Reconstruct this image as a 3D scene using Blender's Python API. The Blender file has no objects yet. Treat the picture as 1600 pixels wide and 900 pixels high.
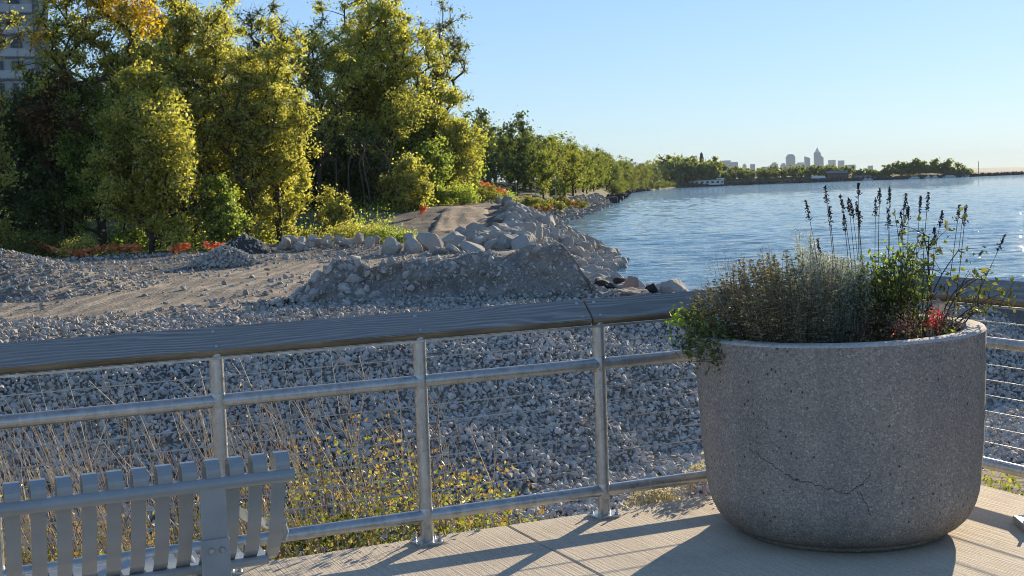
import bpy, bmesh, math, random
import numpy as np
from mathutils import Vector, Matrix, noise as mnoise

# ---------------------------------------------------------------- camera, world, sun, exposure
SC = bpy.context.scene
COL = SC.collection
FOC, CAMH, ROLL = 2080.0, 1.72, 0.036
PITCH = math.atan(155.5 / FOC)
F = Vector((0, math.cos(PITCH), -math.sin(PITCH)))
R0 = Vector((1, 0, 0)); U0 = R0.cross(F)
RR = R0 * math.cos(ROLL) - U0 * math.sin(ROLL)
UU = U0 * math.cos(ROLL) + R0 * math.sin(ROLL)
cam = bpy.data.cameras.new('camera'); camo = bpy.data.objects.new('camera', cam); COL.objects.link(camo)
camo.matrix_world = Matrix(((RR.x, UU.x, -F.x, 0), (RR.y, UU.y, -F.y, 0), (RR.z, UU.z, -F.z, CAMH), (0, 0, 0, 1)))
cam.sensor_width = 36; cam.lens = 36 * FOC / 1600; cam.clip_start = 0.1; cam.clip_end = 60000
SC.camera = camo

SUN_EL, SUN_AZ = math.radians(13.0), math.radians(27.5)
w = bpy.data.worlds.new('World'); SC.world = w; w.use_nodes = True
nt = w.node_tree; bg = nt.nodes['Background']
sky = nt.nodes.new('ShaderNodeTexSky'); sky.sky_type = 'NISHITA'; sky.sun_disc = False
sky.sun_elevation = SUN_EL; sky.sun_rotation = SUN_AZ
sky.altitude = 180; sky.air_density = 1.0; sky.dust_density = 0.05; sky.ozone_density = 3.0
gm = nt.nodes.new('ShaderNodeGamma'); gm.inputs[1].default_value = 0.64      # the phone's softened contrast, over the whole sky alike
tn = nt.nodes.new('ShaderNodeMixRGB'); tn.blend_type = 'MULTIPLY'; tn.inputs[0].default_value = 1; tn.inputs[2].default_value = (.71, .87, 1.12, 1)
nt.links.new(sky.outputs[0], gm.inputs[0]); nt.links.new(gm.outputs[0], tn.inputs[1]); nt.links.new(tn.outputs[0], bg.inputs[0])
bg.inputs[1].default_value = 0.125
sl = bpy.data.lights.new('sun', 'SUN'); sl.energy = 4.7; sl.angle = math.radians(0.5); sl.color = (1.0, 0.83, 0.60)
so = bpy.data.objects.new('sun', sl); COL.objects.link(so)
SD = Vector((math.sin(SUN_AZ) * math.cos(SUN_EL), math.cos(SUN_AZ) * math.cos(SUN_EL), math.sin(SUN_EL)))
so.rotation_euler = (-SD).to_track_quat('-Z', 'Y').to_euler()
so.location = (40, 60, 60)
SC.view_settings.view_transform = 'Standard'; SC.view_settings.look = 'None'
SC.view_settings.exposure = 1.07; SC.view_settings.gamma = 1
SC.cycles.transparent_max_bounces = 12
SC.cycles.max_bounces = 8; SC.cycles.pixel_filter_type = 'BLACKMAN_HARRIS'; SC.cycles.filter_width = 1.0; SC.cycles.caustics_reflective = False; SC.cycles.caustics_refractive = False

# ---------------------------------------------------------------- helpers
def tag(o, label=None, cat=None, group=None, kind=None):
    if label: o['label'] = label
    if cat: o['category'] = cat
    if group: o['group'] = group
    if kind: o['kind'] = kind
    return o

def empty(name, loc=(0, 0, 0), rz=0, parent=None):
    o = bpy.data.objects.new(name, None); COL.objects.link(o)
    o.location = loc; o.rotation_euler = (0, 0, rz); o.empty_display_size = 0.2
    if parent: o.parent = parent
    return o

class MB:
    """collects polygons (numpy) and builds one mesh"""
    def __init__(s): s.v = []; s.f = []; s.r = []; s.n = 0
    def add(s, v, faces, rnd=0.5):
        v = np.asarray(v, float).reshape(-1, 3); f = np.asarray(faces, int)
        s.v.append(v); s.f.append(f + s.n); s.n += len(v)
        s.r.append(np.full(len(v), rnd) if np.isscalar(rnd) else np.asarray(rnd, float))
    def mesh(s, name, smooth=False):
        me = bpy.data.meshes.new(name)
        if not s.v: return me
        V = np.concatenate(s.v); L = np.concatenate([f.ravel() for f in s.f])
        T = np.concatenate([np.full(f.shape[0], f.shape[1]) for f in s.f])
        me.vertices.add(len(V)); me.vertices.foreach_set('co', V.ravel())
        me.loops.add(len(L)); me.loops.foreach_set('vertex_index', L)
        me.polygons.add(len(T)); me.polygons.foreach_set('loop_start', np.concatenate([[0], np.cumsum(T)[:-1]]))
        me.polygons.foreach_set('loop_total', T)
        me.polygons.foreach_set('use_smooth', (T <= 4) if smooth else np.zeros(len(T), bool))
        at = me.attributes.new('rnd', 'FLOAT', 'POINT'); at.data.foreach_set('value', np.concatenate(s.r))
        me.update(calc_edges=True); me.validate()
        return me
    def build(s, name, mat, parent=None, smooth=False):
        me = s.mesh(name, smooth); me.materials.append(mat)
        o = bpy.data.objects.new(name, me); COL.objects.link(o)
        if parent: o.parent = parent
        return o

def put(name, me, parent=None, loc=(0, 0, 0), rot=(0, 0, 0), sc=(1, 1, 1)):
    o = bpy.data.objects.new(name, me); COL.objects.link(o); o.location = loc; o.rotation_euler = rot; o.scale = sc
    if parent: o.parent = parent
    return o

BOXF = [[0, 3, 2, 1], [4, 5, 6, 7], [0, 1, 5, 4], [1, 2, 6, 5], [2, 3, 7, 6], [3, 0, 4, 7]]
def box(m, c, sx, sy, sz, ax=None, rnd=0.5):
    c = np.array(c, float); ax = np.eye(3) if ax is None else np.array(ax, float)
    q = [(-1, -1, -1), (1, -1, -1), (1, 1, -1), (-1, 1, -1), (-1, -1, 1), (1, -1, 1), (1, 1, 1), (-1, 1, 1)]
    v = [c + ax[0] * a * sx / 2 + ax[1] * b * sy / 2 + ax[2] * d * sz / 2 for a, b, d in q]
    m.add(v, BOXF, rnd)

def bevel_box(m, c, sx, sy, sz, b, ax=None, rnd=0.5):
    """box with chamfered edges"""
    bm = bmesh.new(); bmesh.ops.create_cube(bm, size=1)
    for v in bm.verts: v.co = (v.co.x * sx, v.co.y * sy, v.co.z * sz)
    bmesh.ops.bevel(bm, geom=bm.edges[:], offset=b, segments=2, affect='EDGES', profile=0.5)
    bmesh.ops.triangulate(bm, faces=bm.faces[:])
    V = np.array([v.co[:] for v in bm.verts]); T = np.array([[v.index for v in f.verts] for f in bm.faces]); bm.free()
    if ax is not None: V = V @ np.array(ax, float)
    m.add(V + np.array(c, float), T, rnd)

def frame(d):
    d = d / (np.linalg.norm(d) + 1e-9)
    a = np.cross(d, [0, 0, 1.0])
    if np.linalg.norm(a) < 1e-3: a = np.array([1.0, 0, 0])
    a = a / np.linalg.norm(a)
    return a, np.cross(a, d)

def tube(m, pts, r, n=8, cap=True, rnd=0.5):
    pts = np.asarray(pts, float); k = len(pts); r = np.full(k, r) if np.isscalar(r) else np.asarray(r, float)
    ang = np.arange(n) * 2 * math.pi / n; V = []
    a0 = None
    for i in range(k):
        d = pts[min(i + 1, k - 1)] - pts[max(i - 1, 0)]
        a, b = frame(d)
        if a0 is not None:
            dd = d / (np.linalg.norm(d) + 1e-9); a = a0 - dd * (a0 @ dd); a /= np.linalg.norm(a) + 1e-9; b = np.cross(a, dd)
        a0 = a
        V.append(pts[i] + r[i] * (np.cos(ang)[:, None] * a + np.sin(ang)[:, None] * b))
    V = np.concatenate(V); j = np.arange(n); Fc = []
    for i in range(k - 1):
        Fc.append(np.stack([i * n + j, i * n + (j + 1) % n, (i + 1) * n + (j + 1) % n, (i + 1) * n + j], 1))
    m.add(V, np.concatenate(Fc), rnd)
    if cap: m.add(V[:n], [np.arange(n)[::-1]], rnd); m.add(V[-n:], [np.arange(n)], rnd)

def cones(m, A, B, ra, rb, n=5, rnd=None):
    """many separate tapered segments at once"""
    A = np.asarray(A, float); B = np.asarray(B, float); N = len(A)
    if N == 0: return
    d = B - A; d /= np.linalg.norm(d, axis=1)[:, None] + 1e-9
    up = np.where(np.abs(d[:, 2:3]) > .95, [[1.0, 0, 0]], [[0, 0, 1.0]])
    a = np.cross(d, up); a /= np.linalg.norm(a, axis=1)[:, None]; b = np.cross(d, a)
    ang = np.arange(n) * 2 * math.pi / n; c, s = np.cos(ang)[None, :, None], np.sin(ang)[None, :, None]
    ring = a[:, None] * c + b[:, None] * s
    V = np.concatenate([A[:, None] + ring * np.reshape(ra, (-1, 1, 1)), B[:, None] + ring * np.reshape(rb, (-1, 1, 1))], 1)
    j = np.arange(n); q = np.stack([j, (j + 1) % n, n + (j + 1) % n, n + j], 1)
    Fq = (np.arange(N) * 2 * n)[:, None, None] + q[None]
    r = np.repeat(np.full(N, .5) if rnd is None else rnd, 2 * n)
    m.add(V.reshape(-1, 3), Fq.reshape(-1, 4), r)

def lathe(m, prof, n=64, c=(0, 0, 0), rnd=0.5):
    prof = np.array(prof, float); k = len(prof); a = np.arange(n) * 2 * math.pi / n
    V = np.stack([prof[:, 0][:, None] * np.cos(a), prof[:, 0][:, None] * np.sin(a), np.repeat(prof[:, 1][:, None], n, 1)], 2).reshape(-1, 3) + np.array(c)
    j = np.arange(n); Fc = [np.stack([i * n + j, i * n + (j + 1) % n, (i + 1) * n + (j + 1) % n, (i + 1) * n + j], 1) for i in range(k - 1)]
    m.add(V, np.concatenate(Fc), rnd)

def leaves(m, P, size, rng, asp=0.55, rnd=None, up=0.0, fold=False, dirs=None):
    """leaf-sized diamond faces at P"""
    N = len(P)
    if N == 0: return
    a = rng.normal(size=(N, 3)) if dirs is None else dirs + rng.normal(size=(N, 3)) * .25
    a /= np.linalg.norm(a, axis=1)[:, None]
    nrm = rng.normal(size=(N, 3)); nrm[:, 2] += up
    b = np.cross(a, nrm); b /= np.linalg.norm(b, axis=1)[:, None] + 1e-9
    s = np.asarray(size, float) * np.ones(N); s = s[:, None]
    r = rng.random(N) if rnd is None else rnd
    if fold:
        cc = np.cross(a, b)
        V = np.stack([P - a * s, P - b * s * asp + cc * s * .25 - a * s * .15, P + a * s + cc * s * .15, P + b * s * asp + cc * s * .25 - a * s * .15], 1)
        Fq = (np.arange(N) * 4)[:, None, None] + np.array([[0, 1, 2], [0, 2, 3]])[None]
        m.add(V.reshape(-1, 3), Fq.reshape(-1, 3), np.repeat(r, 4)); return
    V = np.stack([P - a * s, P - b * s * asp, P + a * s, P + b * s * asp], 1)
    m.add(V.reshape(-1, 3), (np.arange(N * 4)).reshape(-1, 4), np.repeat(r, 4))

def hull_rock(seed, npts=16, flat=1.0, sub=0):
    rg = np.random.default_rng(seed)
    p = rg.normal(size=(npts, 3)); p /= np.linalg.norm(p, axis=1)[:, None]; p *= rg.uniform(.82, 1.08, (npts, 1))
    if sub: p /= ((np.abs(p) ** 5).sum(1) ** .2)[:, None]; p *= rg.uniform(.86, 1.04, (npts, 1))
    p *= np.array([1.0, rg.uniform(.7, .95), rg.uniform(.55, .8) * flat])
    bm = bmesh.new()
    for q in p: bm.verts.new(q)
    r = bmesh.ops.convex_hull(bm, input=bm.verts[:])
    bmesh.ops.delete(bm, geom=[g for g in bm.verts if not g.link_faces], context='VERTS')
    if sub:
        bmesh.ops.bevel(bm, geom=bm.edges[:], offset=.045, segments=1, affect='EDGES')
        bmesh.ops.triangulate(bm, faces=bm.faces[:])
        bmesh.ops.subdivide_edges(bm, edges=[e for e in bm.edges if e.calc_length() > .35], cuts=1, use_grid_fill=False)
        bmesh.ops.triangulate(bm, faces=bm.faces[:])
        for v in bm.verts:
            v.co += v.co.normalized() * (mnoise.noise(v.co * 2.2 + Vector((seed, 0, 0))) * .07 + mnoise.noise(v.co * 5 + Vector((seed, 3, 0))) * .05)
    bm.normal_update(); bm.verts.index_update()
    V = np.array([v.co[:] for v in bm.verts]); T = np.array([[v.index for v in f.verts] for f in bm.faces]); bm.free()
    return V, T

def rotmats(N, rng, tilt=1.0):
    q = rng.normal(size=(N, 4)); q /= np.linalg.norm(q, axis=1)[:, None]
    w_, x, y, z = q.T
    return np.stack([1 - 2 * (y * y + z * z), 2 * (x * y - w_ * z), 2 * (x * z + w_ * y), 2 * (x * y + w_ * z), 1 - 2 * (x * x + z * z), 2 * (y * z - w_ * x),
                     2 * (x * z - w_ * y), 2 * (y * z + w_ * x), 1 - 2 * (x * x + y * y)], 1).reshape(N, 3, 3)

def scatter(m, variants, P, size, rng):
    P = np.asarray(P, float); N = len(P); size = np.ones(N) * size; which = rng.integers(0, len(variants), N); M = rotmats(N, rng); r = rng.random(N)
    for k, (V, T) in enumerate(variants):
        i = np.where(which == k)[0]
        if len(i) == 0: continue
        W = np.einsum('nij,vj->nvi', M[i], V) * size[i][:, None, None] + P[i][:, None]
        nv = len(V); Fc = (np.arange(len(i)) * nv)[:, None, None] + T[None]
        m.add(W.reshape(-1, 3), Fc.reshape(-1, 3), np.repeat(r[i], nv))

# ---------------------------------------------------------------- node materials
class NM:
    def __init__(s, name):
        s.m = bpy.data.materials.new(name); s.m.use_nodes = True; s.t = s.m.node_tree; s.t.nodes.clear()
        s.out = s.t.nodes.new('ShaderNodeOutputMaterial')
    def n(s, typ, **kw):
        nd = s.t.nodes.new('ShaderNode' + typ)
        for k, v in kw.items():
            if k.startswith('i_'):
                key = k[2:]; nd.inputs[int(key) if key.isdigit() else key.replace('_', ' ')].default_value = v
            else: setattr(nd, k, v)
        return nd
    def l(s, a, b): s.t.links.new(a, b)
    def obj(s, sc=(1, 1, 1), rot=(0, 0, 0)):
        tc = s.n('TexCoord'); mp = s.n('Mapping'); mp.inputs['Scale'].default_value = sc; mp.inputs['Rotation'].default_value = rot
        s.l(tc.outputs['Object'], mp.inputs[0]); return mp.outputs[0]
    def pos(s, sc=(1, 1, 1), rot=(0, 0, 0)):
        g = s.n('NewGeometry'); mp = s.n('Mapping'); mp.inputs['Scale'].default_value = sc; mp.inputs['Rotation'].default_value = rot
        s.l(g.outputs['Position'], mp.inputs[0]); return mp.outputs[0]
    def noise(s, vec, scale, detail=4, rough=.55, dist=0):
        nd = s.n('TexNoise'); nd.inputs['Scale'].default_value = scale; nd.inputs['Detail'].default_value = detail
        nd.inputs['Roughness'].default_value = rough; nd.inputs['Distortion'].default_value = dist
        s.l(vec, nd.inputs['Vector']); return nd.outputs['Fac']
    def ramp(s, fac, stops, interp='LINEAR'):
        r = s.n('ValToRGB'); r.color_ramp.interpolation = interp; e = r.color_ramp.elements
        while len(e) < len(stops): e.new(.5)
        for k, (p, c) in enumerate(stops): e[k].position = p; e[k].color = (c, c, c, 1) if np.isscalar(c) else (*c, 1)
        s.l(fac, r.inputs[0]); return r.outputs[0]
    def mix(s, a, b, fac, mode='MIX'):
        x = s.n('MixRGB', blend_type=mode)
        for k, v in ((1, a), (2, b), (0, fac)):
            if hasattr(v, 'is_output') or isinstance(v, bpy.types.NodeSocket): s.l(v, x.inputs[k])
            else: x.inputs[k].default_value = v if (k == 0) else (*v, 1)
        return x.outputs[0]
    def attr(s, name='rnd'): return s.n('Attribute', attribute_name=name).outputs['Fac']
    def math(s, op, a, b=0.0):
        x = s.n('Math', operation=op)
        for k, v in ((0, a), (1, b)):
            if isinstance(v, bpy.types.NodeSocket): s.l(v, x.inputs[k])
            else: x.inputs[k].default_value = v
        return x.outputs[0]
    def bump(s, h, strength=.5, dist=.02, prev=None):
        b = s.n('Bump'); b.inputs['Strength'].default_value = strength; b.inputs['Distance'].default_value = dist
        s.l(h, b.inputs['Height'])
        if prev is not None: s.l(prev, b.inputs['Normal'])
        return b.outputs[0]
    def pbr(s, col, rough=.8, metal=0, normal=None, spec=.5, **kw):
        p = s.n('BsdfPrincipled')
        for k, v in (('Base Color', col), ('Roughness', rough), ('Metallic', metal), ('Specular IOR Level', spec)):
            if isinstance(v, bpy.types.NodeSocket): s.l(v, p.inputs[k])
            else: p.inputs[k].default_value = (*v, 1) if k == 'Base Color' else v
        if normal is not None: s.l(normal, p.inputs['Normal'])
        s.l(p.outputs[0], s.out.inputs[0]); return s.m

def mat_simple(name, c, rough=.7, metal=0, var=.25, scale=3, bump=0):
    a = NM(name); f = a.noise(a.obj(), scale, 5)
    col = a.mix(c, tuple(x * (1 - var) for x in c), f)
    nrm = a.bump(a.noise(a.obj(), scale * 6, 4), bump, .01) if bump else None
    return a.pbr(col, rough, metal, nrm)

def mat_stone(name, lo, mid, hi, scale=1.0, bump=.4):
    a = NM(name); v = a.pos()
    f = a.mix(a.attr(), a.noise(v, 1.7 * scale, 5), .35)
    oi = a.n('ObjectInfo'); f = a.mix(f, oi.outputs['Random'], .3)
    col = a.ramp(f, [(.15, lo), (.5, mid), (.9, hi)])
    g = a.noise(v, 22 * scale, 6, .65)
    col = a.mix(col, a.ramp(g, [(.3, .55), (.7, 1.1)]), .5, 'MULTIPLY')
    return a.pbr(col, .92, 0, a.bump(a.noise(v, 9 * scale, 7, .7), bump, .05 / scale), .25)

def mat_leaf(name, stops, patch=.25, pscale=.35, trans=.6, gloss=.04, tint=(1.2, 1.2, .6)):
    a = NM(name); v = a.pos()
    f = a.mix(a.attr(), a.ramp(a.noise(v, pscale, 3), [(.32, 0.0), (.68, 1.0)]), patch)
    col = a.ramp(f, stops)
    tcol = a.mix(col, tint, 1.0, 'MULTIPLY')
    d = a.n('BsdfDiffuse'); a.l(col, d.inputs[0])
    t = a.n('BsdfTranslucent'); a.l(tcol, t.inputs[0])
    m1 = a.n('MixShader'); m1.inputs[0].default_value = trans; a.l(d.outputs[0], m1.inputs[1]); a.l(t.outputs[0], m1.inputs[2])
    g = a.n('BsdfGlossy'); g.inputs['Roughness'].default_value = .45; g.inputs[0].default_value = (1, 1, 1, 1)
    m2 = a.n('MixShader'); m2.inputs[0].default_value = gloss; a.l(m1.outputs[0], m2.inputs[1]); a.l(g.outputs[0], m2.inputs[2])
    a.l(m2.outputs[0], a.out.inputs[0]); return a.m

# fast value-noise in numpy
def _hash(ix, iy, s):
    h = (ix.astype(np.int64) * 374761393 + iy.astype(np.int64) * 668265263 + s * 1274126177) & 0xffffffff
    h = ((h ^ (h >> 13)) * 1274126177) & 0xffffffff
    return ((h ^ (h >> 16)) & 0xffff) / 65535.0
def vnoise(x, y, s=0):
    ix, iy = np.floor(x), np.floor(y); fx, fy = x - ix, y - iy
    fx = fx * fx * (3 - 2 * fx); fy = fy * fy * (3 - 2 * fy)
    a, b, c, d = _hash(ix, iy, s), _hash(ix + 1, iy, s), _hash(ix, iy + 1, s), _hash(ix + 1, iy + 1, s)
    return (a * (1 - fx) + b * fx) * (1 - fy) + (c * (1 - fx) + d * fx) * fy - .5
def fbm(x, y, s=0, o=4):
    r = 0; k = 1.0
    for i in range(o): r = r + vnoise(x * k, y * k, s + i) / k; k *= 2.03
    return r
def sst(a, b, x): t = np.clip((x - a) / (b - a), 0, 1); return t * t * (3 - 2 * t)

# railing frame: P3 = foot of the third post, D along the rail, NI inward (towards the deck)
P3 = np.array([0.438, 6.837, 0.0]); D = np.array([0.913, 0.408, 0.0]); NI = np.array([0.408, -0.913, 0.0]); WO = -NI
def rail(a, s=0.0, z=0.0): return P3 + D * a + NI * s + np.array([0, 0, z])
# ---------------------------------------------------------------- shoreline and terrain (world metres, water level z = -4)
ZW = -4.0
SHORE = np.array([(300, -400), (200, 20), (60, 60), (25.3, 65.4), (16.3, 67.6), (9.9, 68.2), (7.94, 69.5), (6.5, 73.3), (5.34, 79), (4.35, 85.5), (5.3, 87.5), (6.5, 94.8),
    (7.5, 110.8), (6.5, 138.7), (6.75, 214), (10.6, 235), (28.9, 385), (57.7, 668), (75.9, 845), (99.8, 1014), (191, 1500), (277, 1580), (412, 1633), (518, 1560), (530, 1600),
    (650, 1720), (860, 1800), (860, 1830), (640, 1760), (540, 1720), (500, 2500), (1500, 9000), (2900, 12500), (6000, 14000), (16000, 19000), (16000, 30000), (-30000, 30000), (-30000, -400)], float)
def shore_sd(x, y):
    x = np.asarray(x, float); y = np.asarray(y, float); d = np.full(x.shape, 1e9); ins = np.zeros(x.shape, bool); n = len(SHORE)
    for i in range(n):
        a, b = SHORE[i], SHORE[(i + 1) % n]; e = b - a
        t = np.clip(((x - a[0]) * e[0] + (y - a[1]) * e[1]) / (e @ e), 0, 1)
        d = np.minimum(d, np.hypot(x - a[0] - t * e[0], y - a[1] - t * e[1]))
        c = ((a[1] > y) != (b[1] > y)); dy = (b[1] - a[1]) or 1e-9
        ins ^= c & (x < (b[0] - a[0]) * (y - a[1]) / dy + a[0])
    return np.where(ins, d, -d)
def height(x, y, fine=True):
    x = np.asarray(x, float); y = np.asarray(y, float); sd = shore_sd(x, y)
    sd = sd + fbm(x / 3, y / 3, 5, 3) * np.clip(y / 80, .3, 1.5)
    p = np.full(x.shape, -1.6)
    p = p + sst(96, 122, y) * 1.9 + sst(8, 30, sd) * sst(125, 190, y) * 3.2
    p = p - sst(2500, 4000, y) * 0
    wv = sst(.6, 3.6, x) * (1 - sst(74, 90, y))
    p = p - wv * np.clip((y - 36) * .085, 0, 4)
    z = np.minimum(p, ZW - .45 + np.maximum(sd, -6) * np.where(y < 74, 1.2, .62))
    # flat far land
    v = (x - P3[0]) * WO[0] + (y - P3[1]) * WO[1]; u = (x - P3[0]) * D[0] + (y - P3[1]) * D[1]
    vc = 21.2 + fbm(u / 6, v * 0 + 3.3, 9, 2) * 1.6 + sst(4, 16, u) * 2.4
    bank = -1.45 - (vc - v) * .42 + fbm(u / 2.2, v / 2.2, 21, 3) * .3
    near = -.75 - sst(1.6, 10, v) * 3.1
    bank = np.maximum(bank, -3.85); bank = np.maximum(bank, near)
    z = np.where(v < vc + 3, np.minimum(z, bank), z); z = np.where(v < 8, bank, z)
    z = z + np.where(sd > 1, fbm(x / 5, y / 5, 2, 4) * .22 * sst(21, 26, v), 0)
    if fine: z = z + fbm(x * 1.1, y * 1.1, 31, 3) * .07 * sst(20, 24, v)
    # left gravel pile
    for px, py, r, h in ((-20.5, 50.5, 7.2, 2.1), (-24, 56, 7, 1.8), (-28, 52, 8, 2.2)):
        z = np.where((sd > 1) & (np.hypot(x - px, y - py) < r), np.maximum(z, -1.75 + h * np.clip(1 - np.hypot((x - px), (y - py)) / r, 0, 1) ** .9 + fbm(x, y, 3, 2) * .1), z)
    return z

def grow(a, b, step, lim, g):
    r = list(np.arange(a, b + 1e-6, step)); s = step
    while r[-1] < lim: s *= g; r.append(r[-1] + s)
    return r
xs = np.array([-q for q in grow(0, 40, .5, 30000, 1.09)][::-1][:-1] + grow(0, 40, .5, 30000, 1.09))
ys = np.array([-q for q in grow(0, 0, 3, 300, 1.3)][::-1][:-1] + grow(0, 140, .45, 30000, 1.022))
GX, GY = np.meshgrid(xs, ys)
GZ = height(GX, GY)
m = MB(); nx = len(xs); ny = len(ys)
j, i = np.meshgrid(np.arange(nx - 1), np.arange(ny - 1)); k = (i * nx + j).ravel()
m.add(np.stack([GX, GY, GZ], 2).reshape(-1, 3), np.stack([k, k + 1, k + nx + 1, k + nx], 1))

a = NM('gravel_earth'); v = a.pos()
n1 = a.noise(v, .16, 5, .6); n2 = a.noise(v, 14, 5, .7); n3 = a.noise(a.pos((1.0, .3, 1), (0, 0, -.55)), .9, 5, .6, .4)
earth = a.ramp(n3, [(.3, (.16, .125, .09)), (.5, (.28, .225, .165)), (.7, (.44, .365, .27))])
grav = a.ramp(n2, [(.3, (.07, .066, .06)), (.5, (.19, .18, .165)), (.75, (.42, .40, .37))])
vor = a.n('TexVoronoi'); vor.inputs['Scale'].default_value = 7; a.l(v, vor.inputs['Vector'])
grav = a.mix(grav, a.ramp(vor.outputs['Distance'], [(.1, 1.2), (.6, .35)]), .6, 'MULTIPLY')
mpr = a.n('Mapping', vector_type='TEXTURE'); mpr.inputs['Location'].default_value = (-11.2, 54, -1.6); mpr.inputs['Rotation'].default_value = (0, 0, -.2); mpr.inputs['Scale'].default_value = (7.5, 20, 30); a.l(v, mpr.inputs[0])
gs = a.n('TexGradient', gradient_type='SPHERICAL'); a.l(mpr.outputs[0], gs.inputs[0])
roadm = a.ramp(a.math('ADD', gs.outputs['Fac'], a.math('MULTIPLY', n1, .5)), [(.38, 0.0), (.55, 1.0)])
rut = a.n('TexWave', wave_type='BANDS', bands_direction='X'); rut.inputs['Scale'].default_value = .42; rut.inputs['Distortion'].default_value = 3.5; rut.inputs['Detail'].default_value = 3; a.l(a.pos((1, .12, 1), (0, 0, .2)), rut.inputs['Vector'])
road_c = a.mix(a.ramp(n3, [(.3, (.23, .19, .145)), (.65, (.44, .375, .29))]), a.ramp(n2, [(.3, (.10, .09, .075)), (.7, (.30, .27, .23))]), a.ramp(rut.outputs['Fac'], [(.35, .85), (.6, .1)]))
col = a.mix(earth, grav, a.ramp(n1, [(.42, 0.0), (.56, 1.0)])); col = a.mix(col, road_c, roadm)
# woodland litter and grass farther back
sep = a.n('SeparateXYZ'); a.l(v, sep.inputs[0])
far = a.ramp(a.math('MULTIPLY', sep.outputs['Y'], 1 / 400), [(.30, 0.0), (.42, 1.0)])
col = a.mix(col, a.ramp(n2, [(.3, (.05, .055, .025)), (.7, (.13, .12, .05))]), far)
b1 = a.bump(n2, .7, .06); b2 = a.bump(vor.outputs['Distance'], .5, .06, b1)
M_ground = a.pbr(col, .95, 0, a.bump(n3, .6, .25, b2), .2)
tag(m.build('ground', M_ground, smooth=True), 'construction ground of gravel and tracked earth running along the shore', kind='structure')
GI = None
def zat(x, y): return height(np.atleast_1d(x), np.atleast_1d(y))

# ---------------------------------------------------------------- water
m = MB()
# real swell and chop in the first few hundred metres, flat sheet beyond
wx = np.concatenate([-np.geomspace(6000, 60, 30), np.arange(-55, 0, 1.6), np.arange(0, 90, .7), np.geomspace(90, 700, 130), np.geomspace(760, 30000, 22)])
wy = np.concatenate([[-600, -100, 20, 50], np.arange(58, 150, .42), np.geomspace(150.5, 900, 300), np.geomspace(930, 45000, 36)])
X, Y = np.meshgrid(wx, wy); amp = sst(50, 62, Y) * (1 - sst(350, 700, Y)) * sst(-50, -30, X) * (1 - sst(300, 600, X))
def ridge(u, v, s): q = 1 - np.abs(vnoise(u, v, s)) * 2; return q * q
wu = X * .96 + Y * .28; wv = -X * .28 + Y * .96
hz = (fbm(wu / 12, wv / 3.6, 50, 2) * .13 + (ridge(wu / 5.5, wv / 1.8, 60) - .6) * .09 + (ridge(wu / 2.8, wv / 1.0, 61) - .6) * .05)
Z = ZW + hz * amp
nx = len(wx); ny = len(wy); jj, ii = np.meshgrid(np.arange(nx - 1), np.arange(ny - 1)); k = (ii * nx + jj).ravel()
m.add(np.stack([X, Y, Z], 2).reshape(-1, 3), np.stack([k, k + 1, k + nx + 1, k + nx], 1))
a = NM('lake_water'); v1 = a.pos((1, 1, 1), (0, 0, -.28))
vs = a.n('Mapping'); vs.inputs['Scale'].default_value = (.30, 1.15, 1); a.l(v1, vs.inputs[0])
nA = a.noise(vs.outputs[0], .45, 4, .6); nB = a.noise(vs.outputs[0], 2.2, 5, .65, .3); nC = a.noise(vs.outputs[0], .035, 3, .5)
bb = a.bump(nA, 1.0, .36); bb = a.bump(nB, 1.0, .10, bb)
wc = a.ramp(nC, [(.35, (.035, .11, .15)), (.65, (.06, .15, .18))])
sp = a.n('SeparateXYZ'); a.l(a.pos(), sp.inputs[0])
M_water = a.pbr(wc, .035, 0, bb, .5)
M_water.node_tree.nodes['Principled BSDF'].inputs['IOR'].default_value = 1.33
tag(m.build('water', M_water, smooth=True), 'choppy blue lake water reaching to the horizon', kind='structure')
# ---------------------------------------------------------------- pier deck
a = NM('broomed_concrete'); v = a.obj()
st = a.noise(a.obj((42, .9, 1)), 2.2, 3, .6); sp_ = a.noise(v, 70, 3, .7); big = a.noise(v, 1.6, 7, .7, .4)
col = a.ramp(big, [(.28, (.52, .44, .34)), (.5, (.64, .55, .425)), (.72, (.72, .62, .49))])
col = a.mix(col, a.ramp(st, [(.3, .68), (.6, 1.06)]), .5, 'MULTIPLY'); col = a.mix(col, a.ramp(sp_, [(.35, .6), (.6, 1.1)]), .45, 'MULTIPLY')
M_deck = a.pbr(col, .9, 0, a.bump(sp_, .35, .004, a.bump(st, .7, .006)), .3)
M_dirt = mat_simple('joint_grit', (.05, .045, .04), .95)
deck = empty('pier_deck', tuple(P3), math.atan2(D[1], D[0])); tag(deck, 'concrete pier deck of broomed slabs with saw-cut joint', kind='structure')
# local frame: x along rail, y outward
EDGE, RE = 0.10, 2.085
def slab(x0, x1, y0, y1):
    s = MB(); bevel_box(s, ((x0 + x1) / 2, (y0 + y1) / 2, -.13), x1 - x0, y1 - y0, .26, .008); return s.build('slab', M_deck, deck)
J = -.516; W_ = 3.6
for x0, x1 in ((J - 2 * W_, J - W_), (J - W_, J), (J, RE)):
    slab(x0 + .004, x1 - (.004 if x1 < 2 else 0), -4.6, EDGE)
    slab(x0 + .004, x1 - (.004 if x1 < 2 else 0), -9.2, -4.608)
s = MB(); box(s, ((J - 2 * W_ + RE) / 2, -4.55, -.20), RE - J + 2 * W_ - .1, 9.2, .2); s.build('joint_bed', M_dirt, deck)
for x in (-6, -3, 0, 1.6):
    for y in (-.6, -3.5, -7): s = MB(); tube(s, [(x, y, -5), (x, y, -.28)], .22, 14); s.build('pile', M_deck, deck, True)

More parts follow.
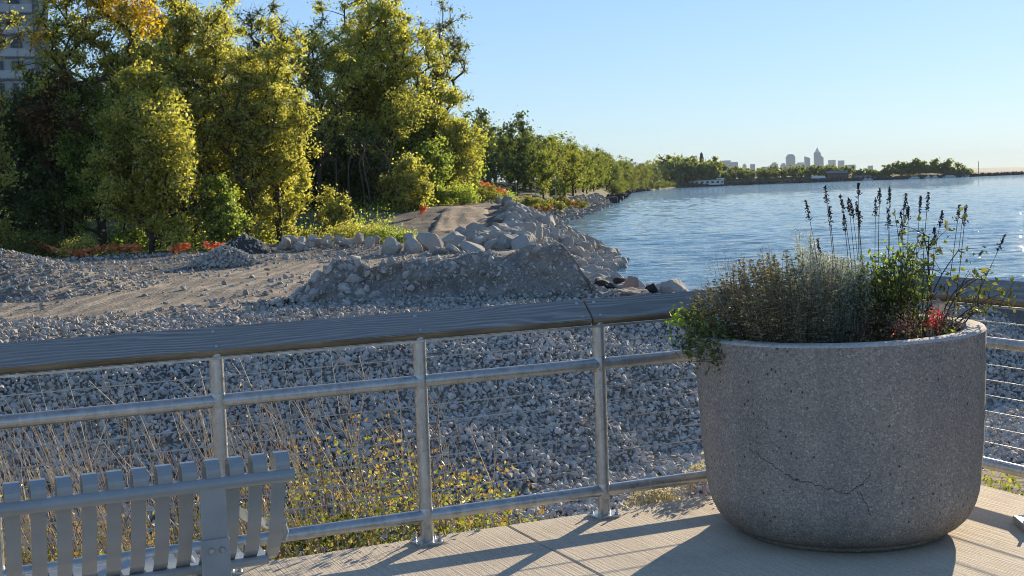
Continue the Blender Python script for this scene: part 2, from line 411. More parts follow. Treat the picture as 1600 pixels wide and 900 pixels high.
# ---------------------------------------------------------------- railing
a = NM('galvanised_steel'); v = a.obj()
g1 = a.noise(v, 16, 5, .65); g2 = a.noise(a.obj((6, 6, .8)), 6, 4)
col = a.ramp(g1, [(.3, (.40, .43, .43)), (.55, (.54, .56, .56)), (.8, (.68, .69, .67))]); col = a.mix(col, a.ramp(g2, [(.3, .65), (.7, 1.05)]), .6, 'MULTIPLY')
M_galv = a.pbr(col, a.ramp(g1, [(.3, .24), (.7, .42)]), .7, a.bump(g1, .12, .003))
a = NM('weathered_plank'); v = a.obj()
wv_ = a.n('TexNoise'); wv_.inputs['Scale'].default_value = 1.0; wv_.inputs['Detail'].default_value = 3; mp = a.obj((.6, 4.2, 4.2)); a.l(mp, wv_.inputs['Vector'])
sy = a.n('SeparateXYZ'); a.l(v, sy.inputs[0]); rings = a.math('SINE', a.math('ADD', a.math('MULTIPLY', sy.outputs['Y'], 300), a.math('MULTIPLY', wv_.outputs['Fac'], 80))); rr = a.math('ADD', a.math('MULTIPLY', rings, .5), .5)
fib = a.noise(a.obj((3, 110, 110)), 2, 4, .7); bl = a.noise(v, 2.5, 4)
col = a.mix(a.ramp(rr, [(.0, (.23, .222, .21)), (.5, (.27, .26, .245)), (.8, (.36, .348, .33)), (1, (.41, .395, .375))]), (.30, .293, .28), a.ramp(bl, [(.35, 0.0), (.65, .75)]))
col = a.mix(col, a.ramp(fib, [(.3, .6), (.65, 1.15)]), .7, 'MULTIPLY')
ks = a.n('TexVoronoi'); ks.inputs['Scale'].default_value = 1; ks.inputs['Randomness'].default_value = .9; a.l(a.obj((1.6, 5, 5)), ks.inputs['Vector'])
col = a.mix(col, a.ramp(ks.outputs['Distance'], [(.03, (.02, .018, .015)), (.06, (1, 1, 1))]), 1.0, 'MULTIPLY')
# the edge that faces the deck is browner and stained
gN = a.n('TexCoord'); sepn = a.n('SeparateXYZ'); a.l(gN.outputs['Normal'], sepn.inputs[0])
edge = a.ramp(sepn.outputs['Z'], [(.15, 1.0), (.45, 0.0)])
col = a.mix(col, a.ramp(a.noise(a.obj((1.5, 14, 14)), 1.6, 5, .6), [(.35, (.14, .105, .06)), (.6, (.33, .27, .17)), (.8, (.44, .39, .28))]), edge)
M_wood = a.pbr(col, .85, 0, a.bump(fib, .5, .004, a.bump(rr, .12, .003)), .25)

ROT = math.atan2(D[1], D[0])
railing = empty('pier_railing', tuple(P3), ROT)
tag(railing, 'galvanised pipe and cable railing with tilted weathered wooden top plank round the pier', 'railing')
# local frame of the railing: x = along, y = outward (WO), z up.  Far leg: local direction -y starting at x = XR
XR = 2.06
s = MB(); tube(s, [(0, 0, 0), (0, 0, .035)], .006, 8); box(s, (0, 0, .0), .01, .01, .001); tube(s, [(0, 0, 0), (0, 0, .012)], .012, 6)
BOLT = bpy.data.objects.new('anchor_bolt', s.mesh('anchor_bolt')); BOLT.data.materials.append(M_galv)
def post(x, y, rz=0):
    e = empty('post', (x, y, 0), rz, railing)
    s = MB(); tube(s, [(0, 0, .012), (0, 0, 1.022)], .0325, 20)
    # weld collars where the rails meet
    for zc in (.135, .80): tube(s, [(0, 0, zc - .038), (0, 0, zc - .03), (0, 0, zc + .03), (0, 0, zc + .038)], [.0325, .0345, .0345, .0325], 20, cap=False)
    p = s.build('pipe', M_galv, e, True)
    s = MB(); bm = bmesh.new()
    n = 8; V = []
    for sx, sy in ((1, 1), (-1, 1), (-1, -1), (1, -1)):
        for t in range(4):
            q = math.atan2(sy, sx) - math.pi / 4 + t * math.pi / 6
            V.append((sx * .05 + .022 * math.cos(q), sy * .045 + .022 * math.sin(q)))
    V = np.array(V); lo = np.c_[V, np.zeros(16)]; hi = np.c_[V, np.full(16, .013)]
    s.add(np.r_[lo, hi], [[i, (i + 1) % 16, 16 + (i + 1) % 16, 16 + i] for i in range(16)]); s.f.append(np.array([np.arange(16) + s.n - 16])); bm.free()
    s.build('base_plate', M_galv, e)
    for sx in (-1, 1):
        for sy in (-1, 1):
            o = BOLT.copy(); o.parent = e; o.location = (sx * .05, sy * .045, .0125); COL.objects.link(o)
    return e
xs_l = [-7 * .985, -6 * .985, -5 * .985, -4 * .985, -3 * .985, -2 * .985, -.985, 0, .985, 1.93]
for x in xs_l: post(x, 0)
ys_r = [-.235, -1.22, -2.2, -3.2]
for y in ys_r: post(XR, y)
def pipe_run(name, pts, zc, r):
    for (x0, y0), (x1, y1) in zip(pts[:-1], pts[1:]):
        s = MB(); tube(s, [(x0, y0, zc), (x1, y1, zc)], r, 16); s.build(name, M_galv, railing, True)
LP = [(-7.3, 0)] + [(x, 0) for x in xs_l] + [(XR, 0)]; RP = [(XR, 0)] + [(XR, y) for y in ys_r] + [(XR, -4.4)]
for zc, nm in ((.80, 'middle_rail'), (.135, 'bottom_rail')): pipe_run(nm, LP, zc, .031); pipe_run(nm, RP, zc, .031)
for zc in (.912, .678, .594, .510, .422, .336, .252):
    for pts in (((-7.3, 0), (XR, 0)), ((XR, 0), (XR, -4.4))):
        s = MB(); tube(s, [(*pts[0], zc), (*pts[1], zc)], .0028, 6); s.build('cable', M_galv, railing, True)
# tilted 2x6 planks; profile in (s inward, z)
PR = [(.043, 1.037), (-.0653, 1.136), (-.0916, 1.1085), (.022, 1.0035)]
def plank(e0, e1, axis, side=1):
    """extrude the profile; e0/e1 give the end position for each profile point; rot local object so x runs along"""
    c = [sum(p[0] for p in PR) / 4, sum(p[1] for p in PR) / 4]
    t = Vector((.1083, -.099)); t.normalize()
    s = MB(); bm = bmesh.new(); A = []; B = []
    q = []
    for (ps, pz) in PR:
        ds, dz = ps - c[0], pz - c[1]; ly = ds * t.x + dz * t.y; lz = ds * (-t.y) + dz * t.x
        q.append((ly, lz, ps))
    for ly, lz, ps in q: A.append(bm.verts.new((e0(ps), -ly, lz)))
    for ly, lz, ps in q: B.append(bm.verts.new((e1(ps), -ly, lz)))
    for i in range(4): bm.faces.new((A[i], A[(i + 1) % 4], B[(i + 1) % 4], B[i]))
    bm.faces.new(A[::-1]); bm.faces.new(B)
    bmesh.ops.recalc_face_normals(bm, faces=bm.faces[:])
    bmesh.ops.bevel(bm, geom=bm.edges[:], offset=.0035, segments=2, affect='EDGES')
    me = bpy.data.meshes.new('top_plank'); bm.to_mesh(me); bm.free(); me.materials.append(M_wood)
    o = bpy.data.objects.new('top_plank', me); COL.objects.link(o); o.parent = railing
    th = math.atan2(-t.y, t.x)   # tilt of the plank
    if axis == 'l': o.location = (0, -c[0], c[1]); o.rotation_euler = (th, 0, 0)
    else: o.location = (XR - c[0], 0, c[1]); o.rotation_euler = (th, 0, -math.pi / 2)
    return o
def bolts(o, xs):
    for x in xs:
        for y in (-.045, .045):
            s = MB(); tube(s, [(x, y, .018), (x, y, .0225), (x, y, .024)], [.0095, .0095, .006], 12); s.build('bolt', M_galv, o, True)
JT = -.05
pl = [plank(lambda s_: JT - 3.66, lambda s_: JT - .003, 'l'), plank(lambda s_: JT + .003, lambda s_: XR - s_ - .002, 'l'), plank(lambda s_: JT - 7.3, lambda s_: JT - 3.665, 'l')]
bolts(pl[0], [-.985 * 1 + .0, -1.97, -2.955, JT - .05]); bolts(pl[1], [JT + .05, .985, 1.9])
for (bx, by, bl, rz) in ((JT - 1.8, -.021, 7.9, 0),):
    s = MB(); box(s, (-2.64, -.030, 1.0000), 9.32, .026, .010); s.build('support_flat', M_galv, railing)
    s = MB(); box(s, (XR - .030, -2.25, 1.0000), .026, 4.3, .010); s.build('support_flat', M_galv, railing)
pr_ = plank(lambda s_: s_ + .002, lambda s_: 4.4, 'r'); bolts(pr_, [.235, 1.22, 2.2, 3.2])

# ---------------------------------------------------------------- bench (seen from behind)
a = NM('grey_powder_coat'); g1 = a.noise(a.obj(), 9, 4)
M_bench = a.pbr(a.ramp(g1, [(.3, (.30, .325, .33)), (.7, (.37, .39, .395))]), .32, .15, a.bump(a.noise(a.obj(), 60, 3), .05, .001), .5)
bench = empty('slatted_bench', (-.77, 4.40, 0), ROT)
tag(bench, 'grey steel slatted park bench facing the lake in the lower left corner', 'bench')
def strip(prof, width, x, name, parent, thick=.006):
    """flat bar bent along a profile in the y-z plane"""
    pr = np.array(prof, float); n = len(pr); tn = np.gradient(pr, axis=0); tn /= np.linalg.norm(tn, axis=1)[:, None]; nr = np.stack([-tn[:, 1], tn[:, 0]], 1) * thick / 2
    A = pr + nr; B = pr - nr; V = []
    for q in (A, B):
        for sx in (-1, 1): V += [(x + sx * width / 2, p[0], p[1]) for p in q]
    i = np.arange(n - 1); f = []
    a0, a1, b0, b1 = 0, n, 2 * n, 3 * n
    for u_, w_ in ((a0, a1), (a1, b1), (b1, b0), (b0, a0)): f.append(np.stack([u_ + i, u_ + i + 1, w_ + i + 1, w_ + i], 1))
    s = MB(); s.add(V, np.concatenate(f)); s.f.append(np.array([[0, n, 3 * n, 2 * n], [n - 1, 3 * n - 1, 4 * n - 1, 2 * n - 1]]) )
    return s.build(name, M_bench, parent, False)
prof = [(-.045, .815)]
for t in np.linspace(math.pi, 0, 11): prof.append((-.005 + .040 * math.cos(t), .835 + .038 * math.sin(t)))
prof += [(.034, .80), (.042, .75), (.058, .69), (.080, .63), (.108, .57), (.145, .515), (.19, .475), (.25, .45), (.33, .44), (.42, .438), (.50, .444)]
for t in np.linspace(math.pi / 2, -math.pi / 2, 9): prof.append((.505 + .03 * math.cos(t), .414 + .03 * math.sin(t)))
slat_me = None
for k in range(22):
    x = -.028 - k * .0765
    if slat_me is None: o = strip(prof, .046, 0, 'slat', bench); slat_me = o.data; o.location.x = x
    else: put('slat', slat_me, bench, (x, 0, 0))
L_ = -22 * .0765
def btube(name, pts, r, n=12): s = MB(); tube(s, pts, r, n); return s.build(name, M_bench, bench, True)
btube('top_tube', [(0.006, -.040, .80), (L_, -.040, .80)], .0225, 20)
btube('seat_tube', [(-.045, .165, .470), (L_, .165, .470)], .017)
btube('front_tube', [(-.01, .49, .405), (L_, .49, .405)], .019)
for x in (-.265, L_ + .265):
    s = MB(); bevel_box(s, (x, -.052, .69), .085, .012, .20, .003); bevel_box(s, (x - .002, -.060, .52), .092, .014, .21, .003); bevel_box(s, (x, .03, .42), .07, .20, .05, .004)
    br = s.build('back_bracket', M_bench, bench)
    for dx in (-.018, .018):
        s = MB(); tube(s, [(x + dx, -.067, .588), (x + dx, -.075, .588)], [.011, .008], 12); s.build('bolt', M_galv, br, True)
    s = MB(); tube(s, [(x, .06, .46), (x, .12, .32), (x, .16, .06), (x, .16, .01)], .026, 14); bevel_box(s, (x, .16, .006), .14, .12, .012, .003)
    tube(s, [(x, .12, .36), (x, .30, .42), (x, .46, .43)], .02, 12)
    s.build('leg', M_bench, bench, True)
# arm at the lake side end
s = MB(); ax = np.array([.62, .35, -.42]); 
P_ = [np.array((-.20, .065, .70)), np.array((-.10, .12, .625)), np.array((.005, .16, .575))]
for p0, p1 in zip(P_[:-1], P_[1:]):
    d_ = p1 - p0; L2 = np.linalg.norm(d_); d_ /= L2; u_, w_ = frame(d_); bevel_box(s, (p0 + p1) / 2, L2 + .004, .006, .035, .0015, [d_, u_, w_])
tube(s, [(.012, .16, .59), (.020, .16, .56), (.010, .165, .53)], .012, 10); tube(s, [(-.055, .14, .60), (.025, .155, .60)], .008, 8)
s.build('arm_brace', M_bench, bench)

# ---------------------------------------------------------------- planter
PC = np.array([1.59, 6.47, 0.0]); PRAD, PH = .693, .985
a = NM('exposed_aggregate'); v = a.obj()
vo = a.n('TexVoronoi'); vo.inputs['Scale'].default_value = 135; a.l(v, vo.inputs['Vector'])
agg = a.ramp(vo.outputs['Color'], [(.0, (.26, .24, .215)), (.5, (.41, .37, .33)), (.8, (.50, .445, .385)), (.97, (.70, .64, .56))])
edge = a.ramp(vo.outputs['Distance'], [(.25, 1.0), (.62, .6)])
col = a.mix(agg, edge, .5, 'MULTIPLY'); n1 = a.noise(v, 2.3, 5, .6); n2 = a.noise(v, 30, 4, .6)
col = a.mix(col, a.ramp(n1, [(.3, (.74, .76, .80)), (.7, (1.14, 1.08, 1.0))]), .7, 'MULTIPLY')
stn = a.noise(a.obj((7, 7, .8)), 1.0, 5, .6); col = a.mix(col, a.ramp(stn, [(.35, (.66, .66, .68)), (.62, (1.06, 1.04, 1.02))]), .35, 'MULTIPLY'); szz = a.n('SeparateXYZ'); a.l(v, szz.inputs[0]); low_tone = a.ramp(a.math('ADD', szz.outputs['Z'], a.math('MULTIPLY', n1, .25)), [(.12, (.62, .60, .57)), (.34, (1, 1, 1))]); col = a.mix(col, low_tone, 1.0, 'MULTIPLY')  # uneven vertical streaks; then darker towards the bottom with a noisy upper edge
pit = a.n('TexVoronoi'); pit.inputs['Scale'].default_value = 26; a.l(a.obj((1, 1, .75)), pit.inputs['Vector'])
n3 = a.noise(v, 3.2, 3)
pm = a.math('MULTIPLY', a.ramp(pit.outputs['Distance'], [(.10, 1.0), (.17, 0.0)]), a.ramp(n3, [(.46, 0.0), (.56, .85)]))
col = a.mix(col, (.035, .032, .03), pm)
hb = a.bump(vo.outputs['Distance'], .55, .004); hb = a.bump(n2, .4, .004, hb)
M_aggr = a.pbr(col, .9, 0, hb, .25)
planter = empty('concrete_planter', tuple(PC)); planter.rotation_euler = (0, -.012, 0)
tag(planter, 'large round exposed-aggregate concrete planter with a cracked side standing on the pier deck', 'planter')
R_ = PRAD; prf = [(0.0, .004), (.47, .004), (.505, .008), (.512, .03)]
for t in np.linspace(0, 1, 9): q = t * math.pi / 2; prf.append((.657 - .152 * (1 - math.sin(q)) ** 1.0, .03 + .275 * (1 - math.cos(q))))
prf += [(.672, .45), (.684, .72), (R_ - .002, PH - .012)]
rimp = [(R_ - .002, PH - .012), (R_ - .008, PH - .002), (R_ - .02, PH), (R_ - .085, PH), (R_ - .098, PH - .004), (R_ - .102, PH - .02), (R_ - .11, PH - .20)]
s = MB(); lathe(s, prf, 160); po = s.build('shell', M_aggr, planter, True)
a = NM('worn_rim'); v = a.obj(); q1 = a.noise(v, 90, 4, .7); q2 = a.noise(v, 6, 4)
col = a.mix(a.ramp(q1, [(.3, (.36, .33, .29)), (.5, (.60, .55, .48)), (.7, (.74, .69, .61))]), a.ramp(q2, [(.3, .8), (.7, 1.05)]), .7, 'MULTIPLY'); M_rim = a.pbr(col, .9, 0, a.bump(q1, .6, .006), .2)
s = MB(); lathe(s, rimp, 160); s.build('rim', M_rim, planter, True)
s = MB(); rg = np.random.default_rng(5)
rr_ = np.linspace(0, R_ - .106, 14); aa = np.arange(40) * 2 * math.pi / 40
V = [(0, 0, PH - .15)] ; 
for r in rr_[1:]:
    for q in aa: V.append((r * math.cos(q), r * math.sin(q), PH - .15 + rg.normal() * .008 - .02 * (r / R_) ** 4))
V = np.array(V); fq = []
for i in range(12):
    for j in range(40): fq.append([1 + i * 40 + j, 1 + i * 40 + (j + 1) % 40, 1 + (i + 1) * 40 + (j + 1) % 40, 1 + (i + 1) * 40 + j])
s.add(V, fq); s.f.append(np.array([[0, 1 + j, 1 + (j + 1) % 40] for j in range(40)]))
s.build('soil', mat_simple('potting_soil', (.05, .038, .028), .98, 0, .5, 20, .6), planter, True)
# the crack that wanders across the side
def shell_pt(phi, z, off=.0):
    zz = [p[1] for p in prf[2:16]]; r = np.interp(z, zz, [p[0] for p in prf[2:16]]) + off
    return np.array([r * math.cos(phi), r * math.sin(phi), z])
def crack(path, wd):
    s = MB(); rg = np.random.default_rng(3); pts = []
    for (p0, z0), (p1, z1) in zip(path[:-1], path[1:]):
        for t in np.linspace(0, 1, 8)[:-1]: pts.append((p0 + (p1 - p0) * t + rg.normal() * .006, z0 + (z1 - z0) * t + rg.normal() * .005))
    for (p0, z0), (p1, z1) in zip(pts[:-1], pts[1:]):
        q0, q1 = shell_pt(p0, z0, .0006), shell_pt(p1, z1, .0006); d_ = q1 - q0; d_ /= np.linalg.norm(d_) + 1e-9
        nn = np.cross(d_, np.array([math.cos(p0), math.sin(p0), 0])); w2 = wd * rg.uniform(.4, 1.3)
        s.add([q0 - nn * w2, q1 - nn * w2, q1 + nn * w2, q0 + nn * w2], [[0, 1, 2, 3]])
    s.build('crack', M_crack, po)
M_crack = mat_simple('crack_shadow', (.05, .045, .04), .95)
crack([(-2.47, .50), (-2.33, .455), (-2.2, .40), (-2.08, .37), (-1.9, .345), (-1.78, .32), (-1.70, .35), (-1.60, .41)], .0017)
crack([(-1.72, .34), (-1.65, .28), (-1.62, .20)], .0014)
# ---------------------------------------------------------------- stones, boulders, mounds
rg = np.random.default_rng(11)
M_gravel = mat_stone('crushed_limestone', (.24, .23, .205), (.50, .47, .43), (.74, .70, .63), 1.4, .3)
M_rock = mat_stone('limestone', (.27, .25, .22), (.43, .405, .36), (.58, .545, .48), .5, .5)
M_darkrock = mat_stone('dark_rock', (.03, .028, .03), (.06, .055, .055), (.11, .09, .09), .6, .5)
M_redrock = mat_stone('pink_rock', (.30, .20, .17), (.42, .29, .25), (.5, .36, .3), .6, .3)
pebbles = [hull_rock(100 + i, 11) for i in range(10)]
def uv2xy(u, v): return P3[0] + D[0] * u + WO[0] * v, P3[1] + D[1] * u + WO[1] * v
def inview(x, y, mg=1.5): return (np.abs(x) < .40 * y + mg)
def bed(u0, u1, v0, v1, step, r0, r1, jit=.5, sink=.25, keep=None):
    U, V = np.meshgrid(np.arange(u0, u1, step), np.arange(v0, v1, step)); U = U.ravel() + rg.uniform(-jit, jit, U.size) * step; V = V.ravel() + rg.uniform(-jit, jit, V.size) * step
    x, y = uv2xy(U, V); k = inview(x, y)
    if keep is not None: k &= keep(x, y, U, V)
    x, y = x[k], y[k]; r = r0 + (r1 - r0) * rg.random(len(x)) ** 2.2
    return np.stack([x, y, height(x, y) + r * sink * rg.uniform(-.2, 1.6, len(x))], 1), r
m = MB(); P, r = bed(-16, 24, 13.0, 24.6, .085, .042, .125); scatter(m, pebbles, P, r, rg)
tag(m.build('gravel_bank', M_gravel), 'shaded bank of fist-sized grey crushed limestone just beyond the railing', 'gravel', kind='stuff')
m = MB()
road = lambda x, y: np.exp(-((x + 13.2 - (y - 44) * .17) / 5.0) ** 2) * sst(38, 42, y) * (1 - sst(66, 72, y))
P, r = bed(-22, 26, 24.5, 36, .16, .05, .14, keep=lambda x, y, u, v: (rg.random(len(x)) < 1 - .75 * sst(31, 35, v) * (x < 2)) ); scatter(m, pebbles, P, r, rg)
P, r = bed(-40, 24, 36, 80, .36, .04, .17, keep=lambda x, y, u, v: (rg.random(len(x)) < .9 - .86 * road(x, y)) & (shore_sd(x, y) > -.3) ); scatter(m, pebbles, P, r, rg)
for px, py, q in ((-20.5, 50.5, 6.8), (-24, 56, 6.5)):
    n = 3200; t = rg.uniform(0, 2 * math.pi, n); d_ = q * np.sqrt(rg.random(n)); x = px + d_ * np.cos(t); y = py + d_ * np.sin(t); k = inview(x, y, 2)
    x, y = x[k], y[k]; r = rg.uniform(.05, .12, len(x)); scatter(m, pebbles, np.stack([x, y, height(x, y) + r * .3], 1), r, rg)
tag(m.build('loose_gravel', M_gravel), 'sunlit loose grey gravel strewn over the construction ground', 'gravel', kind='stuff')

# earth berm with a cut face and embedded stones
XB = np.arange(-8.6, 4.2, .11); TB = np.linspace(0, 1, 46)
def berm_pt(x, t):
    """t 0..1 goes from the foot of the cut face over the crest to the back"""
    yb = 41.2 - (x + 6.6) * .12 + fbm(x / 1.3, x * 0 + 1.7, 7, 3) * .7
    hh = 1.28 * sst(-7.6, -5.4, x) * (1 - sst(1.5, 2.9, x)) * (1 + fbm(x / .9, x * 0, 8, 4) * .22) + .18 * sst(-.6, .6, x) * (1 - sst(1.4, 2.1, x))
    face = np.clip(t / .45, 0, 1); back = np.clip((t - .45) / .55, 0, 1)
    z = -1.75 + (hh + .1) * (face ** .85) * (1 - back ** 1.5)
    y = yb + face * .9 * (.3 + hh * .6) + back * 3.6
    y = y + fbm(x * 1.4, t * 4, 12, 4) * .75 * sst(0, .15, t); z = z + fbm(x * 1.6, t * 5, 13, 5) * .30 * sst(0, .12, t)
    return np.stack([x, y, z], -1)
BX, BT = np.meshgrid(XB, TB); BP = berm_pt(BX, BT)
m = MB(); nx = len(XB); jj, ii = np.meshgrid(np.arange(nx - 1), np.arange(len(TB) - 1)); k = (ii * nx + jj).ravel()
m.add(BP.reshape(-1, 3), np.stack([k, k + 1, k + nx + 1, k + nx], 1))
a = NM('earth_fill'); v = a.pos(); n1 = a.noise(v, 1.6, 6, .65, .3); n2 = a.noise(v, 12, 6, .7)
col = a.ramp(n1, [(.3, (.21, .19, .165)), (.5, (.32, .295, .265)), (.72, (.42, .395, .355))]); col = a.mix(col, a.ramp(n2, [(.3, .55), (.65, 1.15)]), .8, 'MULTIPLY')
M_earth = a.pbr(col, .95, 0, a.bump(n1, .6, .25, a.bump(n2, .9, .06)), .15)
berm = m.build('earth_mound', M_earth, None, True); tag(berm, 'long grey earth berm with a steep shaded cut face full of embedded stones', 'earth mound')
st = [hull_rock(200 + i, 15) for i in range(6)]; sm_ = []
for V, T in st:
    q = MB(); q.add(V, T); me = q.mesh('embedded_stone'); me.materials.append(M_gravel); sm_.append(me)
for i in range(150):
    x = rg.uniform(-7.4, 2.2) if i > 75 else rg.uniform(-7.2, -2.0); t = rg.uniform(.03, .5) if i > 20 else .45; p = berm_pt(np.array([x]), np.array([t]))[0]
    s_ = (.08 + .17 * rg.random() ** 2.2) * (1.05 if x < -2 else .9)
    put('embedded_stone', sm_[i % 6], berm, tuple(p), tuple(rg.uniform(0, 6, 3)), (s_, s_ * .8, s_))
m = MB(); n = 2600; x = rg.uniform(-8, 3.2, n); t = rg.uniform(0, .6, n); t[:900] = rg.uniform(-.02, .06, 900); P = berm_pt(x, np.clip(t, 0, 1)); P[:900, 1] -= rg.uniform(0, .5, 900)
scatter(m, pebbles, P, .03 + .08 * rg.random(n) ** 2, rg); tag(m.build('small_stones', M_gravel, berm), kind='stuff')

# heaps on the plateau
def heap(name, x, y, rx, ry, h, mat, label, n, r0, r1, smat, cat='rock pile'):
    m = MB(); na, nr = 36, 10; V = [(0, 0, h)]
    for i in range(1, nr + 1):
        for j in range(na):
            q = j * 2 * math.pi / na; rr = i / nr; V.append((rx * rr * math.cos(q), ry * rr * math.sin(q), h * (1 - rr) ** .9 * (1 + .25 * mnoise.noise(Vector((x + 3 * rr * math.cos(q), y + 3 * rr * math.sin(q), 0)))) - (.15 if i == nr else 0)))
    f = [[1 + (i - 1) * na + j, 1 + (i - 1) * na + (j + 1) % na, 1 + i * na + (j + 1) % na, 1 + i * na + j] for i in range(1, nr) for j in range(na)]
    f = np.array(f); m.add(V, f); m.f.append(np.array([[0, 1 + j, 1 + (j + 1) % na] for j in range(na)])[:, [0, 1, 2]])
    z0 = float(zat(x, y)[0])
    e = empty(name, (x, y, z0)); tag(e, label, cat); m.build('core', mat, e, True)
    m = MB(); t = rg.uniform(0, 2 * math.pi, n); d_ = np.sqrt(rg.random(n)) * 1.05; r = r0 + (r1 - r0) * rg.random(n) ** 2
    scatter(m, pebbles, np.stack([rx * d_ * np.cos(t), ry * d_ * np.sin(t), h * np.clip(1 - d_, 0, 1) ** .9 + r * .4], 1), r, rg)
    tag(m.build('stones', smat, e), kind='stuff'); return e
heap('rubble_heap', -14.5, 67.5, 1.8, 1.5, .95, M_earth, 'small cone of broken grey stones beside the tracked road', 520, .07, .2, M_rock)
heap('soil_heap', -15.6, 78, 1.9, 1.5, 1.15, mat_simple('dark_soil', (.07, .06, .05), .95, 0, .4, 3, .5), 'low dark soil heap flecked with stones below the ivy-covered tree', 260, .05, .13, M_gravel, 'soil heap')

rocks_hi = []
for i in range(9):
    V, T = hull_rock(300 + i, 20, 1.1, 1); q = MB(); q.add(V, T); me = q.mesh('boulder'); me.materials.append(M_rock); rocks_hi.append(me)
def rock(name, x, y, w_, h_, label, mat=None, z=None, group=None, cat='boulder', k=None, seed=0):
    r_ = random.Random(seed + x * 31 + y * 17); k = r_.randrange(9) if k is None else k
    me = rocks_hi[k]
    if mat is not None: me = me.copy(); me.materials.clear(); me.materials.append(mat)
    z0 = float(zat(x, y)[0]) if z is None else z
    o = put(name, me, None, (x, y, z0 + h_ * .33), (r_.uniform(-.3, .3), r_.uniform(-.3, .3), r_.uniform(0, 6.28)), (w_ / 2, w_ / 2.2, h_ / 1.6))
    return tag(o, label, cat, group)
# big armour boulders in a row behind the berm, left to right
BR = [(580, 374, 14, 14, 76, 'pale round boulder at the left end of the boulder row below the yellow bush'), (590, 369, 13, 13, 78, 'small tan boulder peeping over the left end of the boulder row'),
      (612, 382, 37, 33, 71, 'largest flat-faced boulder, second from the left end of the boulder row'), (645, 384, 30, 30, 71, 'tapered grey boulder leaning right beside the largest one'),
      (642, 368, 24, 15, 76, 'flat slab boulder showing behind the tapered grey boulder'), (673, 376, 42, 28, 73, 'broad bright-topped boulder in the middle of the boulder row'),
      (688, 390, 28, 18, 69.5, 'low boulder at the foot of the broad bright-topped one'), (711, 389, 26, 20, 70, 'squat boulder in front of the right half of the boulder row'),
      (712, 371, 32, 17, 77, 'long rounded boulder on the upper right of the boulder row'), (742, 387, 38, 22, 71, 'wide pale slab boulder near the right end of the boulder row'),
      (747, 373, 32, 15, 77, 'smooth tan boulder lying on top of the wide pale slab'), (772, 377, 30, 18, 76, 'last boulder of the row where it meets the riprap headland'),
      (553, 399, 26, 10, 66, 'flat light stone lying at the left tip of the berm crest'), (536, 392, 12, 8, 68, 'small stone left of the flat light stone on the berm tip')]
for (px, py, pw, ph, Y_, lab) in BR:
    s_ = Y_ / FOC; X_ = (px - 800) * s_; z = CAMH - (py + ph / 2 - (294.4 - .036 * (px - 800))) * s_
    rock('boulder', X_, Y_, pw * s_ * 1.25, ph * s_ * 1.3, lab, z=z - .12, seed=px)
# rubble row left of them
for i in range(46):
    x = rg.uniform(-14.2, -8.9); y = 81 + rg.normal() * .9 + (x + 14) * .2; s_ = rg.uniform(.3, .85)
    rock('rubble_stone', x, y, s_, s_ * .8, 'jagged pale stone in the low rubble row under the bushes', z=float(zat(x, y)[0]) + rg.uniform(-.05, .45), group='stones of the rubble row under the bushes', cat='stone', seed=i)
# shore rocks at the water's edge in front
rock('boulder', 6.25, 70.0, 1.0, .95, 'pinkish slab boulder tilted up at the water edge just above the railing', M_redrock, z=-3.75, k=3)
rock('boulder', 5.0, 72.5, 1.9, .72, 'long black wet boulder left of the pinkish slab', M_darkrock, z=-3.95, k=1)
rock('boulder', 5.9, 73.0, .9, .62, 'rounded dark boulder behind the pinkish slab', M_darkrock, z=-3.75, k=2)
rock('boulder', 3.1, 63, 1.0, .62, 'grey angular boulder right of the berm end', z=-3.4, k=4)
rock('boulder', 7.3, 69.4, .75, .5, 'brown-black boulder right of the pinkish slab', M_darkrock, z=-3.95, k=5)
m = MB(); n = 700; x = rg.uniform(2.2, 10.5, n); y = np.interp(x, [2.2, 6, 10.5], [66, 69.5, 68]) + rg.normal(size=n) * 2.0; r = .06 + .24 * rg.random(n) ** 2
k = shore_sd(x, y) > -1.0; scatter(m, [hull_rock(400 + i, 13) for i in range(6)], np.stack([x, y, np.maximum(height(x, y), -4.15) + r * .4], 1)[k], r[k], rg)
tag(m.build('shore_rubble', M_rock), 'wet rubble stones heaped along the waterline above the railing', 'rubble', kind='stuff')

# riprap revetment: the 300 that show largest stand alone, the rest is one mass
cand = []
Y_ = 67.0
while Y_ < 430:
    st_ = .80 if Y_ < 150 else 1.15; wd = 8.8 if Y_ < 140 else (6.5 if Y_ < 200 else 5)
    xs0 = np.interp(Y_, SHORE[6:17, 1], SHORE[6:17, 0]) if Y_ > 70 else 5
    for X_ in np.arange(xs0 - wd * 1.3, xs0 + 1.5, st_ * .92):
        cand.append((X_ + rg.uniform(-.4, .4), Y_ + rg.uniform(-.4, .4)))
    Y_ += st_ * (1 if Y_ < 200 else 1.3)
C = np.array(cand); sd = shore_sd(C[:, 0], C[:, 1]); hz_ = height(C[:, 0], C[:, 1], False)
keep = (sd > -1.3) & (sd < np.where(C[:, 1] < 140, 7.6, 5)) & (C[:, 1] > 68 + 6 * (C[:, 0] < 4))
keep &= ~((C[:, 0] < -1.0) & (C[:, 1] < 78)); keep &= C[:, 1] > 70
C = C[keep]; hz_ = hz_[keep]; sd = sd[keep]; R = (.38 + .62 * rg.random(len(C)) ** 1.6) * np.where(C[:, 1] > 150, 1.05, 1)
Zc = np.maximum(hz_, ZW - .35) + R * .30
order = np.argsort(-R / C[:, 1]); big = order[:285]; rest = order[285:]
